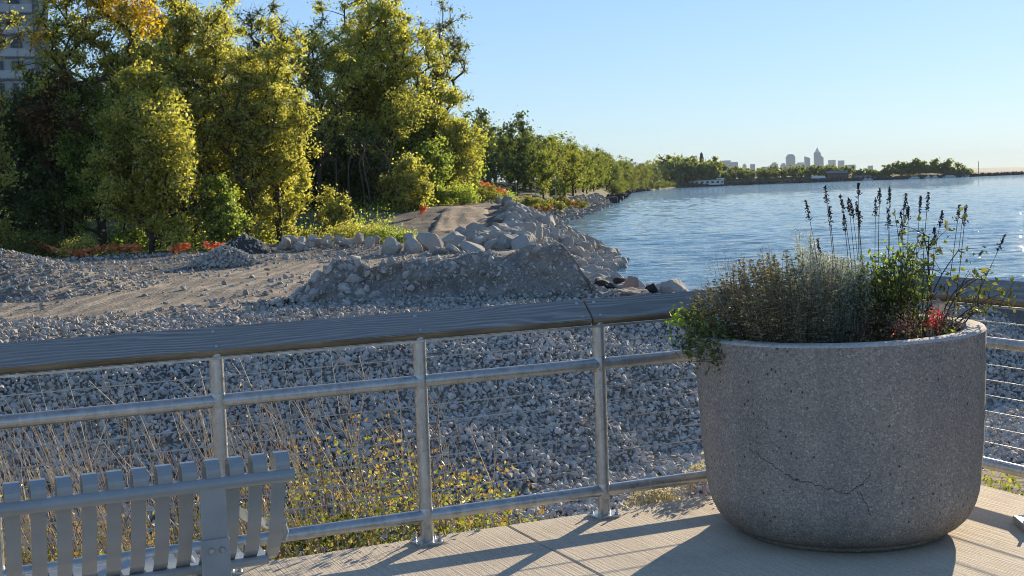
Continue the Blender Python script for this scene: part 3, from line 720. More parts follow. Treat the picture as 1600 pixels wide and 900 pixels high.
for i in big:
    r_ = R[i]; o = put('boulder', rocks_hi[rg.integers(9)], None, (C[i, 0], C[i, 1], Zc[i]), tuple(rg.uniform(-.5, .5, 2)) + (rg.uniform(0, 6.28),), (r_, r_ * rg.uniform(.7, 1), r_ * rg.uniform(.75, 1.1)))
    tag(o, 'pale limestone boulder in the riprap bank that slopes into the lake', 'boulder', 'boulders of the riprap bank along the shore')
m = MB(); P = np.c_[C[rest], Zc[rest]]; vv = [hull_rock(500 + i, 18) for i in range(8)]; scatter(m, vv, P, R[rest], rg)
n = 2600; i = rg.integers(0, len(C), n); P = np.c_[C[i] + rg.normal(size=(n, 2)) * .6, Zc[i] + rg.uniform(-.1, .25, n)]; scatter(m, vv[:4], P, rg.uniform(.12, .26, n), rg)
tag(m.build('riprap', M_rock), 'limestone riprap lining the shore into the distance', 'riprap', kind='stuff')
# ---------------------------------------------------------------- trees
M_bark = mat_simple('bark', (.10, .08, .06), .95, 0, .5, 4, .5); M_bark_pale = mat_simple('pale_bark', (.17, .145, .115), .95, 0, .4, 4, .4)
ML = dict(
    olive=mat_leaf('leaf_olive', [(.0, (.13, .16, .045)), (.35, (.36, .38, .09)), (.7, (.56, .53, .13)), (1, (.82, .74, .22))], .3, .3),
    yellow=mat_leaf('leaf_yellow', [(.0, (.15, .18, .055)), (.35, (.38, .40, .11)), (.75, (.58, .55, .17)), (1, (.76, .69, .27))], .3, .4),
    gold=mat_leaf('leaf_gold', [(.0, (.16, .12, .02)), (.4, (.45, .32, .03)), (1, (.75, .52, .04))], .15, .6),
    green=mat_leaf('leaf_green', [(.0, (0.095, 0.151, 0.038)), (.4, (0.265, 0.359, 0.085)), (.8, (0.420, 0.504, 0.112)), (1, (0.728, 0.728, 0.196))], .3, .35),
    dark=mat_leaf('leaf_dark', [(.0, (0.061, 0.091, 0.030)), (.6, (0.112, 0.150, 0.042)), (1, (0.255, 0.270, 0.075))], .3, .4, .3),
    far=mat_leaf('leaf_far', [(.0, (0.069, 0.103, 0.032)), (.5, (0.195, 0.241, 0.057)), (.8, (0.272, 0.264, 0.064)), (1, (0.425, 0.332, 0.085))], .45, .06),
    weed=mat_leaf('leaf_weed', [(.0, (.08, .10, .02)), (.5, (.20, .22, .05)), (1, (.38, .34, .12))], .4, .5),
    rust=mat_leaf('leaf_rust', [(.0, (.08, .05, .02)), (.5, (.22, .12, .04)), (1, (.40, .24, .07))], .4, .5))

def skeleton(tips, root, fork, r0, rng, wig=.35):
    """limbs from the trunk to every tip; returns segments with radii"""
    nodes = [np.array(root, float)]; par = [-1]
    k = max(3, int((fork[2] - root[2]) / 1.2))
    for i in range(1, k + 1):
        t = i / k; p = np.array(root) * (1 - t) + np.array(fork) * t + np.r_[rng.normal(size=2) * .10, 0]; nodes.append(p); par.append(len(nodes) - 2)
    tips = sorted(tips, key=lambda q: np.linalg.norm(q - fork)); ends = []
    for q in tips:
        N = np.array(nodes); d = np.linalg.norm(N - q, axis=1) + np.maximum(0, N[:, 2] - q[2] + .5) * 2.5; d[:max(1, k // 2)] += 4
        i = int(np.argmin(d)); L = np.linalg.norm(nodes[i] - q); n = max(1, int(L / 1.1)); p0 = nodes[i]
        for s_ in range(1, n + 1):
            t = s_ / n; p = p0 * (1 - t) + q * t + np.array([0, 0, 1]) * math.sin(t * math.pi) * L * .10 + rng.normal(size=3) * wig * .35 * (t < 1)
            nodes.append(p); par.append(i); i = len(nodes) - 1
        ends.append(i)
    cnt = np.zeros(len(nodes)); 
    for e in ends:
        i = e
        while i >= 0: cnt[i] += 1; i = par[i]
    r = r0 * (np.maximum(cnt, .6) / max(1, cnt[0])) ** .48
    A, B, ra, rb = [], [], [], []
    for i in range(1, len(nodes)):
        A.append(nodes[par[i]]); B.append(nodes[i]); ra.append(min(r[par[i]], r[i] * 1.6)); rb.append(r[i])
    return np.array(A), np.array(B), np.array(ra), np.array(rb)

def crown_pts(zb, zt, w_, n, rng, lean=0, shape=1.0, depth=.9):
    """clump centres in a lumpy envelope"""
    h = (zt - zb) / 2; zc = (zt + zb) / 2; P = []
    off = rng.uniform(0, 50, 3)
    while len(P) < n:
        d = rng.normal(size=3); d /= np.linalg.norm(d); r = rng.random() ** (1 / 2.4)
        e = 1 + .8 * mnoise.noise(Vector(tuple(d * 1.6 + off)))
        p = d * r * e; z = p[2]; k = 1 - .25 * shape * max(0, z)
        P.append((p[0] * w_ * k + lean * (z + .3), p[1] * w_ * depth * k, zc + z * h))
    P = np.array(P); P[:, 2] = np.clip(P[:, 2], zb - .2, zt); return P

def tree_meshes(zb, zt, w_, mat, rng, n=60, per=120, leaf=.1, rc=.75, lean=0, fork=None, r0=.28, bark=None, shape=1.0, twigs=True, extra=None, n5=5, sparse=1.0):
    if twigs: n, per, rc = int(n * 1.7), per * .50, rc * .88
    C = crown_pts(zb, zt, w_, n, rng, lean, shape)
    fz = zb * .75 if fork is None else fork
    A, B, ra, rb = skeleton(list(C), (0, 0, -.4), (lean * .1, 0, max(fz, .6)), r0, rng)
    mt = MB(); cones(mt, A, B, ra, rb, n5)
    ml = []
    def fill(C, per, leaf, rc):
        m = MB(); P = []; 
        for c in C:
            k = int(per * rng.uniform(.5, 1.4)); q = rng.normal(size=(k, 3)); q /= np.linalg.norm(q, axis=1)[:, None]
            q *= np.minimum(np.abs(rng.normal(size=k)) * .62 + .12, 1.9)[:, None] * rc * rng.uniform(.6, 1.2); q[:, 2] *= .8; P.append(q + c)
        P = np.concatenate(P); r = np.clip(rng.random(len(P)) * .7 + np.repeat(rng.random(len(C)) * .4 - .05, [len(x) for x in np.split(np.arange(len(P)), 1)] and 1)[0:1].mean() * 0 + .15, 0, 1)
        leaves(m, P, leaf * rng.uniform(.6, 1.3, len(P)), rng, .6, r, up=.6); return m, P
    m, P = fill(C, per * sparse * (1.9 if twigs else 1), leaf * (1.08 if twigs else 1), rc * (1.08 if twigs else 1))
    if twigs:
        n_ = min(1800, n * 22); i = rng.integers(0, len(C), n_); t0 = C[i]; t1 = t0 + rng.normal(size=(n_, 3)) * rc * .62; cones(mt, t0, t1, np.full(n_, .022), np.full(n_, .008), 3)
    me1 = mt.mesh('trunk', True); me1.materials.append(bark or M_bark); me2 = m.mesh('crown'); me2.materials.append(mat)
    return me1, me2

def place_tree(name, meshes, x, y, label, cat='tree', group=None, rz=0, sc=(1, 1, 1), z=None):
    e = empty(name, (x, y, float(zat(x, y)[0]) if z is None else z), rz); e.scale = sc; tag(e, label, cat, group)
    put('trunk', meshes[0], e); put('crown', meshes[1], e); return e

# near trees: (kind, x, y, crown bottom, top, half width, material, label, options); heights above the local ground
def T(name, x, y, zb, zt, w_, mat, label, seed, gold=None, cat='tree', **kw):
    rng = np.random.default_rng(seed); z0 = float(zat(x, y)[0]); ms = tree_meshes(zb - z0, zt - z0, w_, ML[mat], rng, **kw)
    e = place_tree(name, ms, x, y, label, cat, z=z0)
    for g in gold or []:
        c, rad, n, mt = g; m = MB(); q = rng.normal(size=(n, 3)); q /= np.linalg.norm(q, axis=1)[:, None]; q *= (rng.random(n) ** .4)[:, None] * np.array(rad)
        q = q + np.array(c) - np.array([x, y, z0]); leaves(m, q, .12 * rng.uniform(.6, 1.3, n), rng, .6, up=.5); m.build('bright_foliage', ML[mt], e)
    return e
T('pale_tree', -29.5, 75, 8.6, 12.6, 2.2, 'weed', 'thin pale-barked tree leaning in from the left edge before the apartment tower', 1, n=26, per=55, bark=M_bark_pale, lean=1.5, r0=.16, rc=.6)
T('tall_tree', -27.0, 88, 7.6, 17.5, 4.6, 'olive', 'forked tree with a patch of golden leaves at the top left', 2, n=70, per=120, leaf=.11, rc=.9, fork=7.5, r0=.3,
  gold=[((-24.2, 86, 14.6), (2.3, 1.5, 1.5), 1500, 'gold'), ((-28.2, 85.2, 15.6), (1.6, 1.2, 1.3), 700, 'gold'), ((-22.6, 86, 13.2), (1.1, 1, 1.3), 500, 'gold'), ((-29.4, 85, 12.4), (.9, .8, 1.4), 300, 'gold')])
T('tall_tree', -22.8, 97, 6.0, 18.6, 4.7, 'yellow', 'broad olive-yellow tree filling the sky behind the front thicket', 3, n=150, per=170, leaf=.105, rc=.9, fork=6, r0=.35)
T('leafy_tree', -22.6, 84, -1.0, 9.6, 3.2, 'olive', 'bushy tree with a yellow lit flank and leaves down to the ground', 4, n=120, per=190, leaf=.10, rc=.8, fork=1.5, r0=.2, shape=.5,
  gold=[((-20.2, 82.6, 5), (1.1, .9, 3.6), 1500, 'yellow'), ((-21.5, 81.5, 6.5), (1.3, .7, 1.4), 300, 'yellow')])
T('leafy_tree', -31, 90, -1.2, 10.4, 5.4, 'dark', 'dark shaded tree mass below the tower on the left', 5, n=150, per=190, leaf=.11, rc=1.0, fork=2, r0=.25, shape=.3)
T('leafy_tree', -26.6, 87, -1.2, 9.8, 3.2, 'green', 'dense green tree between the dark mass and the yellow-flanked tree', 6, n=90, per=180, leaf=.10, rc=.9, fork=2, r0=.2, shape=.3)
T('leafy_tree', -31.6, 81, .2, 10.2, 1.9, 'yellow', 'bright yellow-green sapling cut by the left edge of the picture', 7, n=42, per=150, leaf=.10, rc=.7, fork=1.5, r0=.12, shape=.5)
T('ivy_tree', -16.6, 96, -1.4, 14.2, 2.9, 'yellow', 'tall columnar tree hung with yellow vines left of the big maple', 8, n=150, per=180, leaf=.10, rc=.8, fork=4, r0=.26, shape=.4)
T('ivy_tree', -18.6, 94, -1.2, 12.0, 2.1, 'olive', 'brownish vine-draped tree at the foot of the columnar yellow tree', 9, n=80, per=110, leaf=.09, rc=.8, fork=3, r0=.2, shape=.3)
T('airy_tree', -19.6, 112, 9, 18.8, 2.7, 'weed', 'slender airy tree rising behind the columnar yellow tree', 10, n=44, per=60, leaf=.11, rc=.8, fork=7, r0=.2)
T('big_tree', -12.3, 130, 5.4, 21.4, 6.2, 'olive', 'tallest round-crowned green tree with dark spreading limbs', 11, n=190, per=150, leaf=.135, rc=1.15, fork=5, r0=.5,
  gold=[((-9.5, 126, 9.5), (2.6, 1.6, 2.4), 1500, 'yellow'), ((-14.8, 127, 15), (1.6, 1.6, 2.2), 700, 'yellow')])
T('airy_tree', -7.2, 140, 7.0, 21.2, 3.7, 'weed', 'sparse open tree with bare twigs right of the tallest one', 12, n=70, per=44, leaf=.13, rc=.95, fork=8, r0=.3, lean=1.2)
T('leafy_tree', -6.6, 136, .4, 11.6, 4.0, 'yellow', 'yellow-green tree spreading low on the right of the grove', 13, n=120, per=150, leaf=.13, rc=1.1, fork=2, r0=.25, shape=.4)
T('shrub_tree', -9.2, 118, -1.6, 4.8, 2.3, 'yellow', 'yellow shrub at the foot of the grove above the boulder row', 14, n=60, per=170, leaf=.115, rc=.8, fork=.8, r0=.14, shape=.4, cat='shrub')
T('leafy_tree', -4.9, 143, 0, 9.2, 2.2, 'green', 'green tree at the right end of the grove by the tan ramp', 15, n=60, per=170, leaf=.13, rc=.95, fork=2, r0=.2, shape=.3)
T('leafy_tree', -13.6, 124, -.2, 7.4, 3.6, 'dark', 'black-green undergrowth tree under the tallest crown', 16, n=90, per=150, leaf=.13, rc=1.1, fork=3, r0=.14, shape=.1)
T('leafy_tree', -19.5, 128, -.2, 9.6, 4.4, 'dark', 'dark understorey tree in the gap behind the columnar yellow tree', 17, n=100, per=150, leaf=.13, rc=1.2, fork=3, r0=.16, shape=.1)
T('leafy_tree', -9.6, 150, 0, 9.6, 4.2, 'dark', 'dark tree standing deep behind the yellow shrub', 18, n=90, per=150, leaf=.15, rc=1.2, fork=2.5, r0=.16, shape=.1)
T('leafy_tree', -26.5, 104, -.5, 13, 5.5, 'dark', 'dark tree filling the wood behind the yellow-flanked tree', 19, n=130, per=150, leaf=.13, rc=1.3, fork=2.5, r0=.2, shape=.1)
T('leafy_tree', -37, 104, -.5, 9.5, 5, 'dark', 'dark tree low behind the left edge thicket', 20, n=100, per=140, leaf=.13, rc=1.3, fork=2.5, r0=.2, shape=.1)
T('shrub_tree', -18.8, 86.5, -1.6, 3.2, 1.6, 'green', 'dark green shrub beside the orange netting and soil heap', 21, n=36, per=170, leaf=.10, rc=.6, fork=.8, r0=.1, shape=.2, cat='shrub')
T('shrub_tree', -12.6, 96, -1.8, 2.0, 1.2, 'yellow', 'small yellow shrub under the columnar tree', 22, n=26, per=160, leaf=.09, rc=.55, fork=.6, r0=.08, shape=.2, cat='shrub')
T('maple_sapling', -29, 86.5, 4.5, 9.8, 2.1, 'rust', 'reddish-brown crown in front of the apartment tower', 23, n=40, per=120, leaf=.10, rc=.7, fork=4, r0=.12)
T('tall_tree', -16.9, 119, 3.5, 18.6, 3.6, 'olive', 'lighter open tree filling the gap between the columnar tree and the tallest one', 33, n=90, per=70, leaf=.12, rc=1.0, fork=4, r0=.25)
T('tall_tree', -13.9, 133, 6, 19.5, 4.0, 'yellow', 'yellow-green left half of the tallest grove behind its dark limbs', 34, n=90, per=60, leaf=.13, rc=1.1, fork=5, r0=.25)
T('leafy_tree', -24.2, 92, -1.4, 12.5, 4.2, 'olive', 'olive tree closing the gap between the yellow-flanked tree and the columnar one', 24, n=110, per=120, leaf=.11, rc=.95, fork=2, r0=.18, shape=.2)
T('leafy_tree', -20.6, 101, -1.4, 13.5, 3.4, 'olive', 'olive tree just left of the columnar yellow tree', 25, n=110, per=120, leaf=.115, rc=.95, fork=2, r0=.2, shape=.2)
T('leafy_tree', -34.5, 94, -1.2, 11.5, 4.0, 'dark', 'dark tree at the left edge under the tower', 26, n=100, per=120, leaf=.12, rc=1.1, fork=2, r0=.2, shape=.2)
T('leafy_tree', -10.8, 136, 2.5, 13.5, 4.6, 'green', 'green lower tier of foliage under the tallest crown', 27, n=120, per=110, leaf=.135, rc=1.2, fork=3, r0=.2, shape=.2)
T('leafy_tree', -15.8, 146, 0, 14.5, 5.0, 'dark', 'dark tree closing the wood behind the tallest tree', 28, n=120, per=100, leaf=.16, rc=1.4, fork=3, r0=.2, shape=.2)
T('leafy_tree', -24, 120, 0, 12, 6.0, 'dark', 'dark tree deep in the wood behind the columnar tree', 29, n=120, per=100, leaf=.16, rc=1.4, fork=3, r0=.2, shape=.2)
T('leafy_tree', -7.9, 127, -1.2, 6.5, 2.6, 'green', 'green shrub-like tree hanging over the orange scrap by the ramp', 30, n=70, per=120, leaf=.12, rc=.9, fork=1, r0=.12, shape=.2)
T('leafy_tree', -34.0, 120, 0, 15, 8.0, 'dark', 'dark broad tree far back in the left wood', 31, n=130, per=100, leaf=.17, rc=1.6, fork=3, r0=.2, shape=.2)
# bare trunks seen inside the dark wood
for i, (x, y) in enumerate([(-13.9, 118), (-12.8, 119), (-12.1, 117.5), (-11.4, 120), (-15.2, 119), (-10.6, 119)]):
    m = MB(); rng = np.random.default_rng(60 + i); p = np.array([[0, 0, 0], [rng.normal() * .2, 0, 2], [rng.normal() * .4, 0, 4.2], [rng.normal() * .7, 0, 6.5]]); tube(m, p, [.09, .08, .06, .03], 6)
    for k in range(5): z = rng.uniform(2, 6); tube(m, [(0, 0, z), (rng.normal() * .8, rng.normal() * .5, z + 1.2)], [.03, .01], 4)
    o = m.build('sapling_trunk', M_bark_pale, None, True); o.location = (x, y, float(zat(x, y)[0])); tag(o, 'slim bare sapling trunk in the dark gap of the wood', 'sapling', 'bare sapling trunks in the dark gap')

# bushes and ground weeds at the foot of the wood
def bush(name, x, y, rx, ry, h, mat, label, n, seed, leaf=.08, cat='bush'):
    rng = np.random.default_rng(seed); z0 = float(zat(x, y)[0]); e = empty(name, (x, y, z0)); tag(e, label, cat)
    k = max(8, n // 90); t = rng.uniform(0, 2 * math.pi, k); d_ = np.sqrt(rng.random(k)); C = np.stack([rx * d_ * np.cos(t), ry * d_ * np.sin(t), h * (1 - .6 * d_ ** 2) * rng.uniform(.35, 1, k)], 1)
    m = MB(); i = rng.integers(0, k, n); P = C[i] + rng.normal(size=(n, 3)) * np.array([.22, .22, .16]) * (1 + h * .25); P[:, 2] = np.abs(P[:, 2]); leaves(m, P, leaf * rng.uniform(.6, 1.3, n), rng, .5, up=.5)
    m.build('foliage', ML[mat], e); m = MB(); cones(m, np.c_[C[:, :2] * .3, np.zeros(k) - .1], C, np.full(k, .03), np.full(k, .01), 4); o = m.build('stem', M_bark, e); o['kind'] = 'stuff'
    return e
bush('goldenrod_patch', -33, 84, 2.6, 1.6, 1.9, 'weed', 'pale olive goldenrod clump at the far left behind the orange netting', 2600, 1)
bush('goldenrod_patch', -29.4, 84, 2.4, 1.5, 1.7, 'weed', 'pale olive goldenrod clump directly behind the long orange netting', 2600, 2)
bush('weed_bush', -26.0, 82, 1.9, 1.2, 1.2, 'yellow', 'low yellow-green weeds at the right end of the long orange netting', 1800, 3)
bush('bramble_bush', -10.4, 90, 2.6, 1.8, 1.5, 'yellow', 'bright yellow-green bramble bush behind the rubble row', 4200, 4, .085)
bush('bramble_bush', -7.9, 88, 1.9, 1.4, 1.0, 'green', 'lower green bramble bush in front of the yellow one', 2200, 5, .08)
bush('bramble_bush', -12.6, 94, 1.8, 1.2, 1.1, 'rust', 'rusty dry bramble patch under the columnar tree', 1500, 6, .08)
bush('bank_shrub', -3.6, 143, 2.6, 2, 1.9, 'weed', 'grey-brown scrub on the bank top below the pink netting', 2400, 7, .12)
bush('bank_shrub', -1.0, 150, 2.2, 2, 1.6, 'green', 'green scrub on the bank top right of the pink netting', 2200, 8, .12)
bush('bank_shrub', -4.6, 128, 1.7, 1.6, 2.0, 'green', 'dark green shrub at the top left of the tan ramp', 2000, 9, .11)
bush('bank_shrub', 1.8, 190, 4, 3, 2.0, 'weed', 'long low scrub where the far path meets the trees', 2600, 10, .15)
for i in range(5): bush('bank_shrub', 4.0 + i * 2.3, 215 + i * 16, 3, 3, 2.2, ['rust', 'weed', 'dark', 'rust', 'weed'][i], ['russet scrub on the bluff above the riprap, nearest of five', 'pale scrub behind the nearest russet scrub', 'dark scrub midway along the bluff edge', 'russet scrub beyond the dark scrub', 'pale scrub at the far end of the bluff edge'][i], 1300, 30 + i, .2)

# far trees along the coast: shared variants
FV = []
for i in range(5):
    rng = np.random.default_rng(700 + i); FV.append(tree_meshes(1.5, 12, 4.6, ML['far'], rng, n=60, per=75, leaf=.24, rc=1.35, fork=2.5, r0=.3, twigs=False, n5=4, shape=.5))
for i in range(2):
    rng = np.random.default_rng(720 + i); FV.append(tree_meshes(1, 12, 4.6, ML['dark'], rng, n=60, per=75, leaf=.24, rc=1.35, fork=2.5, r0=.3, twigs=False, n5=4, shape=.5))
rt = np.random.default_rng(42)
spec = [(-3.6, 235, 14.2, 4.4, 5, 'dark round tree nearest on the far coast, beside the grove'), (1.6, 245, 14.6, 5.0, 6, 'dark broad tree, tallest of the nearer coast clump'), (6.6, 252, 10.6, 3.6, 0, 'golden-edged tree at the right of the dark coast clump'),
        (-8, 250, 13.6, 5, 6, 'dark tree half hidden behind the right end of the grove'), (8.6, 275, 10.5, 3.6, 1, 'mid-green tree after the golden-edged one on the coast'), (12.6, 305, 12.2, 4.6, 2, 'pale green tree standing over the dark shrub on the coast'),
        (9.6, 262, 6.0, 2.3, 5, 'small black-green tree on the coast below the pale ones')]
for x, y, h, w_, k, lab in spec: place_tree('coast_tree', FV[k], x, y, lab, sc=(w_ / 4.6, w_ / 4.6, (h + .6) / 12.6), rz=rt.uniform(0, 6))
yy = 300
while yy < 1420:
    xsft = np.interp(yy, [138, 214, 235, 385, 668, 845, 1014, 1500], [6.5, 6.75, 10.6, 28.9, 57.7, 75.9, 99.8, 191])
    for row in range(3):
        h = (12.5 if yy < 500 else 14 + (yy - 500) * .005) * rt.uniform(.58, 1.2) + row * 1.3
        sc = (h / 12 * rt.uniform(.9, 1.25),) * 2 + (h / 12,)
        place_tree('coast_tree', FV[rt.integers(0, 5) if rt.random() < .75 else 5 + rt.integers(0, 2)], xsft - 4.2 - row * 9 - rt.uniform(0, 4) - yy * .004, yy + rt.uniform(-6, 6), 'autumn-green tree in the belt that follows the coast towards the city', group='trees of the coast belt', rz=rt.uniform(0, 6), sc=sc)
    yy += 13 + (yy - 300) * .028
# woods of the distant point
FS = []
for i in range(4):
    rng = np.random.default_rng(740 + i); FS.append(tree_meshes(.2, 12, 5, ML['far'], rng, n=34, per=30, leaf=.75, rc=2.0, fork=.8, r0=.35, twigs=False, n5=3, shape=.3))
def shorept(px, back):   # a spot on the distant shore given by bearing
    t = (px - 800) / FOC; y0 = np.interp(px, [1060, 1160, 1320, 1500, 1560], [1503, 1582, 1633, 1560, 1640]) + back; return t * y0, y0
px = 1046
while px < 1336:
    for row in range(2):
        x, y = shorept(px + rt.uniform(-3, 3), 14 + row * 30 + rt.uniform(0, 20)); h = (9.5 if px > 1130 else 21) * rt.uniform(.8, 1.2) + row * 3
        place_tree('distant_tree', FS[rt.integers(4)], x, y, 'hazy tree low on the distant shore left of the marina', group='trees on the distant shore', rz=rt.uniform(0, 6), sc=(h / 12 * 1.1,) * 2 + (h / 12,))
    px += 7.5
for px, h, wd in [(1352, 11, 1.0), (1362, 10, 1), (1388, 13, .9), (1396, 14, .9), (1406, 17, .8), (1414, 18, .8), (1424, 17, 1), (1434, 19, 1.1), (1444, 17, 1), (1453, 16, 1), (1463, 15, 1), (1478, 24, 1.1), (1489, 23, 1.1), (1500, 18, 1), (1511, 20, 1.0), (1521, 15, .8), (1440, 9, 1.2), (1468, 13, .9), (1347, 8, 1), (1372, 8, 1)]:
    x, y = shorept(px, 22); place_tree('distant_tree', FS[rt.integers(4)], x, y, 'tree of the small wood on the marina point at right', group='trees on the marina point', rz=rt.uniform(0, 6), sc=(h / 12 * wd * 1.0,) * 2 + (h / 12 * .88,))
x, y = shorept(1066, 10); place_tree('distant_tree', FS[1], x, y, 'tall lone tree with an open crown standing above the distant shore', sc=(1.0, 1.0, 2.6))
x, y = shorept(1549, 10); place_tree('distant_tree', FS[2], x, y, 'flat-topped small tree at the tip of the distant point', sc=(.9, .9, .55))
for i, px in enumerate((1537, 1543, 1566, 1575, 1583)):
    x, y = shorept(px, 24); place_tree('distant_tree', FS[i % 4], x, y, 'small bush on the breakwater at the right edge', group='bushes on the breakwater', sc=(.45, .45, .3))

for px in np.arange(1340, 1532, 4.5):
    x, y = shorept(px, rt.uniform(8, 20)); h = rt.uniform(4, 8); place_tree('distant_shrub', FS[rt.integers(4)], x, y, 'low shrub under the trees of the marina point', 'shrub', 'shrubs under the trees of the marina point', rz=rt.uniform(0, 6), sc=(h / 8,) * 2 + (h / 12,))
yy = 560
while yy < 1560:
    x = np.interp(yy, [385, 668, 845, 1014, 1500, 1560], [28.9, 57.7, 75.9, 99.8, 191, 215]) - rt.uniform(.5, 4); h = rt.uniform(3.5, 7)
    place_tree('coast_shrub', FV[rt.integers(0, 7)], x, yy, 'shrub growing along the waterline of the far coast', 'shrub', 'shrubs along the far waterline', rz=rt.uniform(0, 6), sc=(h / 9,) * 2 + (h / 12,)); yy += 11
# leaf litter and undergrowth closing the foot of the wood
m = MB(); n = 42000; y = rt.uniform(84, 165, n); x = rt.uniform(-.42, -.035, n) * y; k = (shore_sd(x, y) > 9) & (x < -8.5 - (y < 92) * 9) & ~((x > -9.5) & (y < 128)); x, y = x[k], y[k]
leaves(m, np.stack([x, y, height(x, y) + rt.random(len(x)) ** 2 * (.9 + .8 * (vnoise(x / 3, y / 3, 5) + .5))], 1), .10 * rt.uniform(.6, 1.4, len(x)), rt, .6, up=.5)
tag(m.build('undergrowth', ML['green']), 'dark undergrowth and leaf litter on the floor of the wood', 'undergrowth', kind='stuff')
# ---------------------------------------------------------------- orange safety netting
M_net = mat_leaf('orange_netting', [(0, (.80, .27, .10)), (1, (.88, .38, .18))], .3, 1.5, .25, tint=(1, .8, .7))
def netting(pts, h, label, seed):
    rng = np.random.default_rng(seed); P = []; 
    for (a_, b_) in zip(pts[:-1], pts[1:]):
        for t in np.linspace(0, 1, 13)[:-1]: P.append(np.array(a_) * (1 - t) + np.array(b_) * t)
    P.append(np.array(pts[-1], float)); P = np.array(P); n = len(P); m = MB(); rows = 9; V = []
    for r in range(rows):
        q = P + rng.normal(size=P.shape) * [.08, .16, .05] ; q[:, 2] += h * r / (rows - 1) * (.7 + .5 * np.abs(np.sin(np.arange(n) * .9 + seed))) + rng.normal(size=n) * .04; V.append(q)
    V = np.array(V)
    # open net: leave holes between strands
    f = []
    for r in range(rows - 1):
        for i in range(n - 1):
            if not (r % 3 == 1 and i % 2): f.append([r * n + i, r * n + i + 1, (r + 1) * n + i + 1, (r + 1) * n + i])
    m.add(V.reshape(-1, 3), f); o = m.build('safety_net', M_net); tag(o, label, 'netting'); return o
def g3(x, y, dz=0): return (x, y, float(zat(x, y)[0]) + dz)
netting([g3(-30.4, 84.4, .9), g3(-27.6, 81.8, .35), g3(-26.0, 80.4, .15), g3(-24.4, 80.6, .4), g3(-22.4, 80.8, .35)], .30, 'long sagging orange safety netting along the left gravel edge', 1)
netting([g3(-33.6, 83, .9), g3(-32.2, 83, .7)], .2, 'short scrap of orange netting at the left picture edge', 2)
netting([g3(-20.5, 80.4, .1), g3(-19.4, 80.6, .35)], .38, 'crumpled upright orange netting below the yellow-flanked tree', 3)
netting([g3(-18.3, 79.8, .3), g3(-16.9, 79.4, .3)], .35, 'orange netting bunched against the small rubble cone', 4)
netting([g3(-4.6, 146, 1.7), g3(-2.6, 146, 1.7), g3(-.2, 147, 1.0)], .5, 'faded pink-orange netting along the top of the far bank', 5)
netting([g3(-7.5, 112, .1), g3(-7.0, 112, .3)], .6, 'little heap of orange netting under the yellow shrub', 6)

# tan ramp and path beyond the boulder row
m = MB(); U = np.linspace(0, 1, 26); Vv = np.linspace(0, 1, 20); UU_, VV_ = np.meshgrid(U, Vv)
X = -6.6 + UU_ * 5.2 + VV_ * .3; Y = 97 + VV_ * 21; Z = height(X, Y) - .30 + .42 * np.clip(np.sin(UU_ * math.pi) * 2.2, 0, 1) * np.clip(np.sin(VV_ * math.pi) * 3, 0, 1) + fbm(X * 1.2, Y * .8, 77, 3) * .2
k = (np.arange(19)[:, None] * 26 + np.arange(25)[None]).ravel(); m.add(np.stack([X, Y, Z], 2).reshape(-1, 3), np.stack([k, k + 1, k + 27, k + 26], 1))
a = NM('tan_fill'); v = a.pos(); col = a.ramp(a.noise(v, 1.1, 6, .65), [(.3, (.34, .255, .17)), (.7, (.58, .46, .33))]); M_tan = a.pbr(col, .95, 0, a.bump(a.noise(v, 5, 5), .8, .1), .1)
tag(m.build('dirt_ramp', M_tan, None, True), 'tan dirt ramp climbing behind the boulder row', kind='structure')
m = MB(); pts = [(-1.0, 132), (1.2, 150), (2.6, 175), (3.2, 200)]; V = []
for x, y in pts:
    for dx in (-1.1, 1.1): V.append((x + dx, y, float(zat(x + dx, y)[0]) + .16))
m.add(V, [[0, 1, 3, 2], [2, 3, 5, 4], [4, 5, 7, 6]]); tag(m.build('path', mat_simple('pale_path', (.42, .39, .34), .95), None, True), kind='structure')

# old concrete groyne in the water
M_conc_dark = mat_simple('wet_concrete', (.10, .095, .09), .8, 0, .4, .6, .3)
m = MB(); bevel_box(m, (24.5 + 5.2, 425, -3.1), 9.6, 6, 2.0, .25); tag(m.build('groyne', M_conc_dark), 'dark concrete groyne block standing in the water off the riprap', 'groyne')
m = MB(); bevel_box(m, (24.2, 437, -2.6), 9, 3, 1.2, .2); tag(m.build('groyne', M_conc_dark), 'lower dark groyne slab joining the shore behind the block', 'groyne')
m = MB(); rg2 = np.random.default_rng(9); n = 420; yy_ = rg2.uniform(430, 1100, n); xx_ = np.interp(yy_, [385, 668, 845, 1014, 1500], [28.9, 57.7, 75.9, 99.8, 191]) + rg2.uniform(-3, 2.0, n); scatter(m, [hull_rock(900 + i, 12) for i in range(4)], np.stack([xx_, yy_, ZW + rg2.uniform(0, 1.5, n)], 1), rg2.uniform(.5, 1.8, n), rg2)
tag(m.build('far_shore_rocks', M_darkrock), 'dark shore rocks under the far tree belt', 'rocks', kind='stuff')
m = MB(); V = [(-3.4, 0, -1), (3.6, 0, -1), (3.6, 8, -1), (-3.4, 8, -1), (-.6, 3, 3.1), (.2, 4, 2.9)]; m.add(V, [[0, 1, 5], [0, 5, 4], [1, 2, 5], [2, 3, 4], [2, 4, 5], [3, 0, 4]]); o = m.build('dark_mound', M_darkrock); o.location = (23.5, 420, ZW + 1.2); tag(o, 'dark pointed mound on the shore left of the groyne', 'mound')
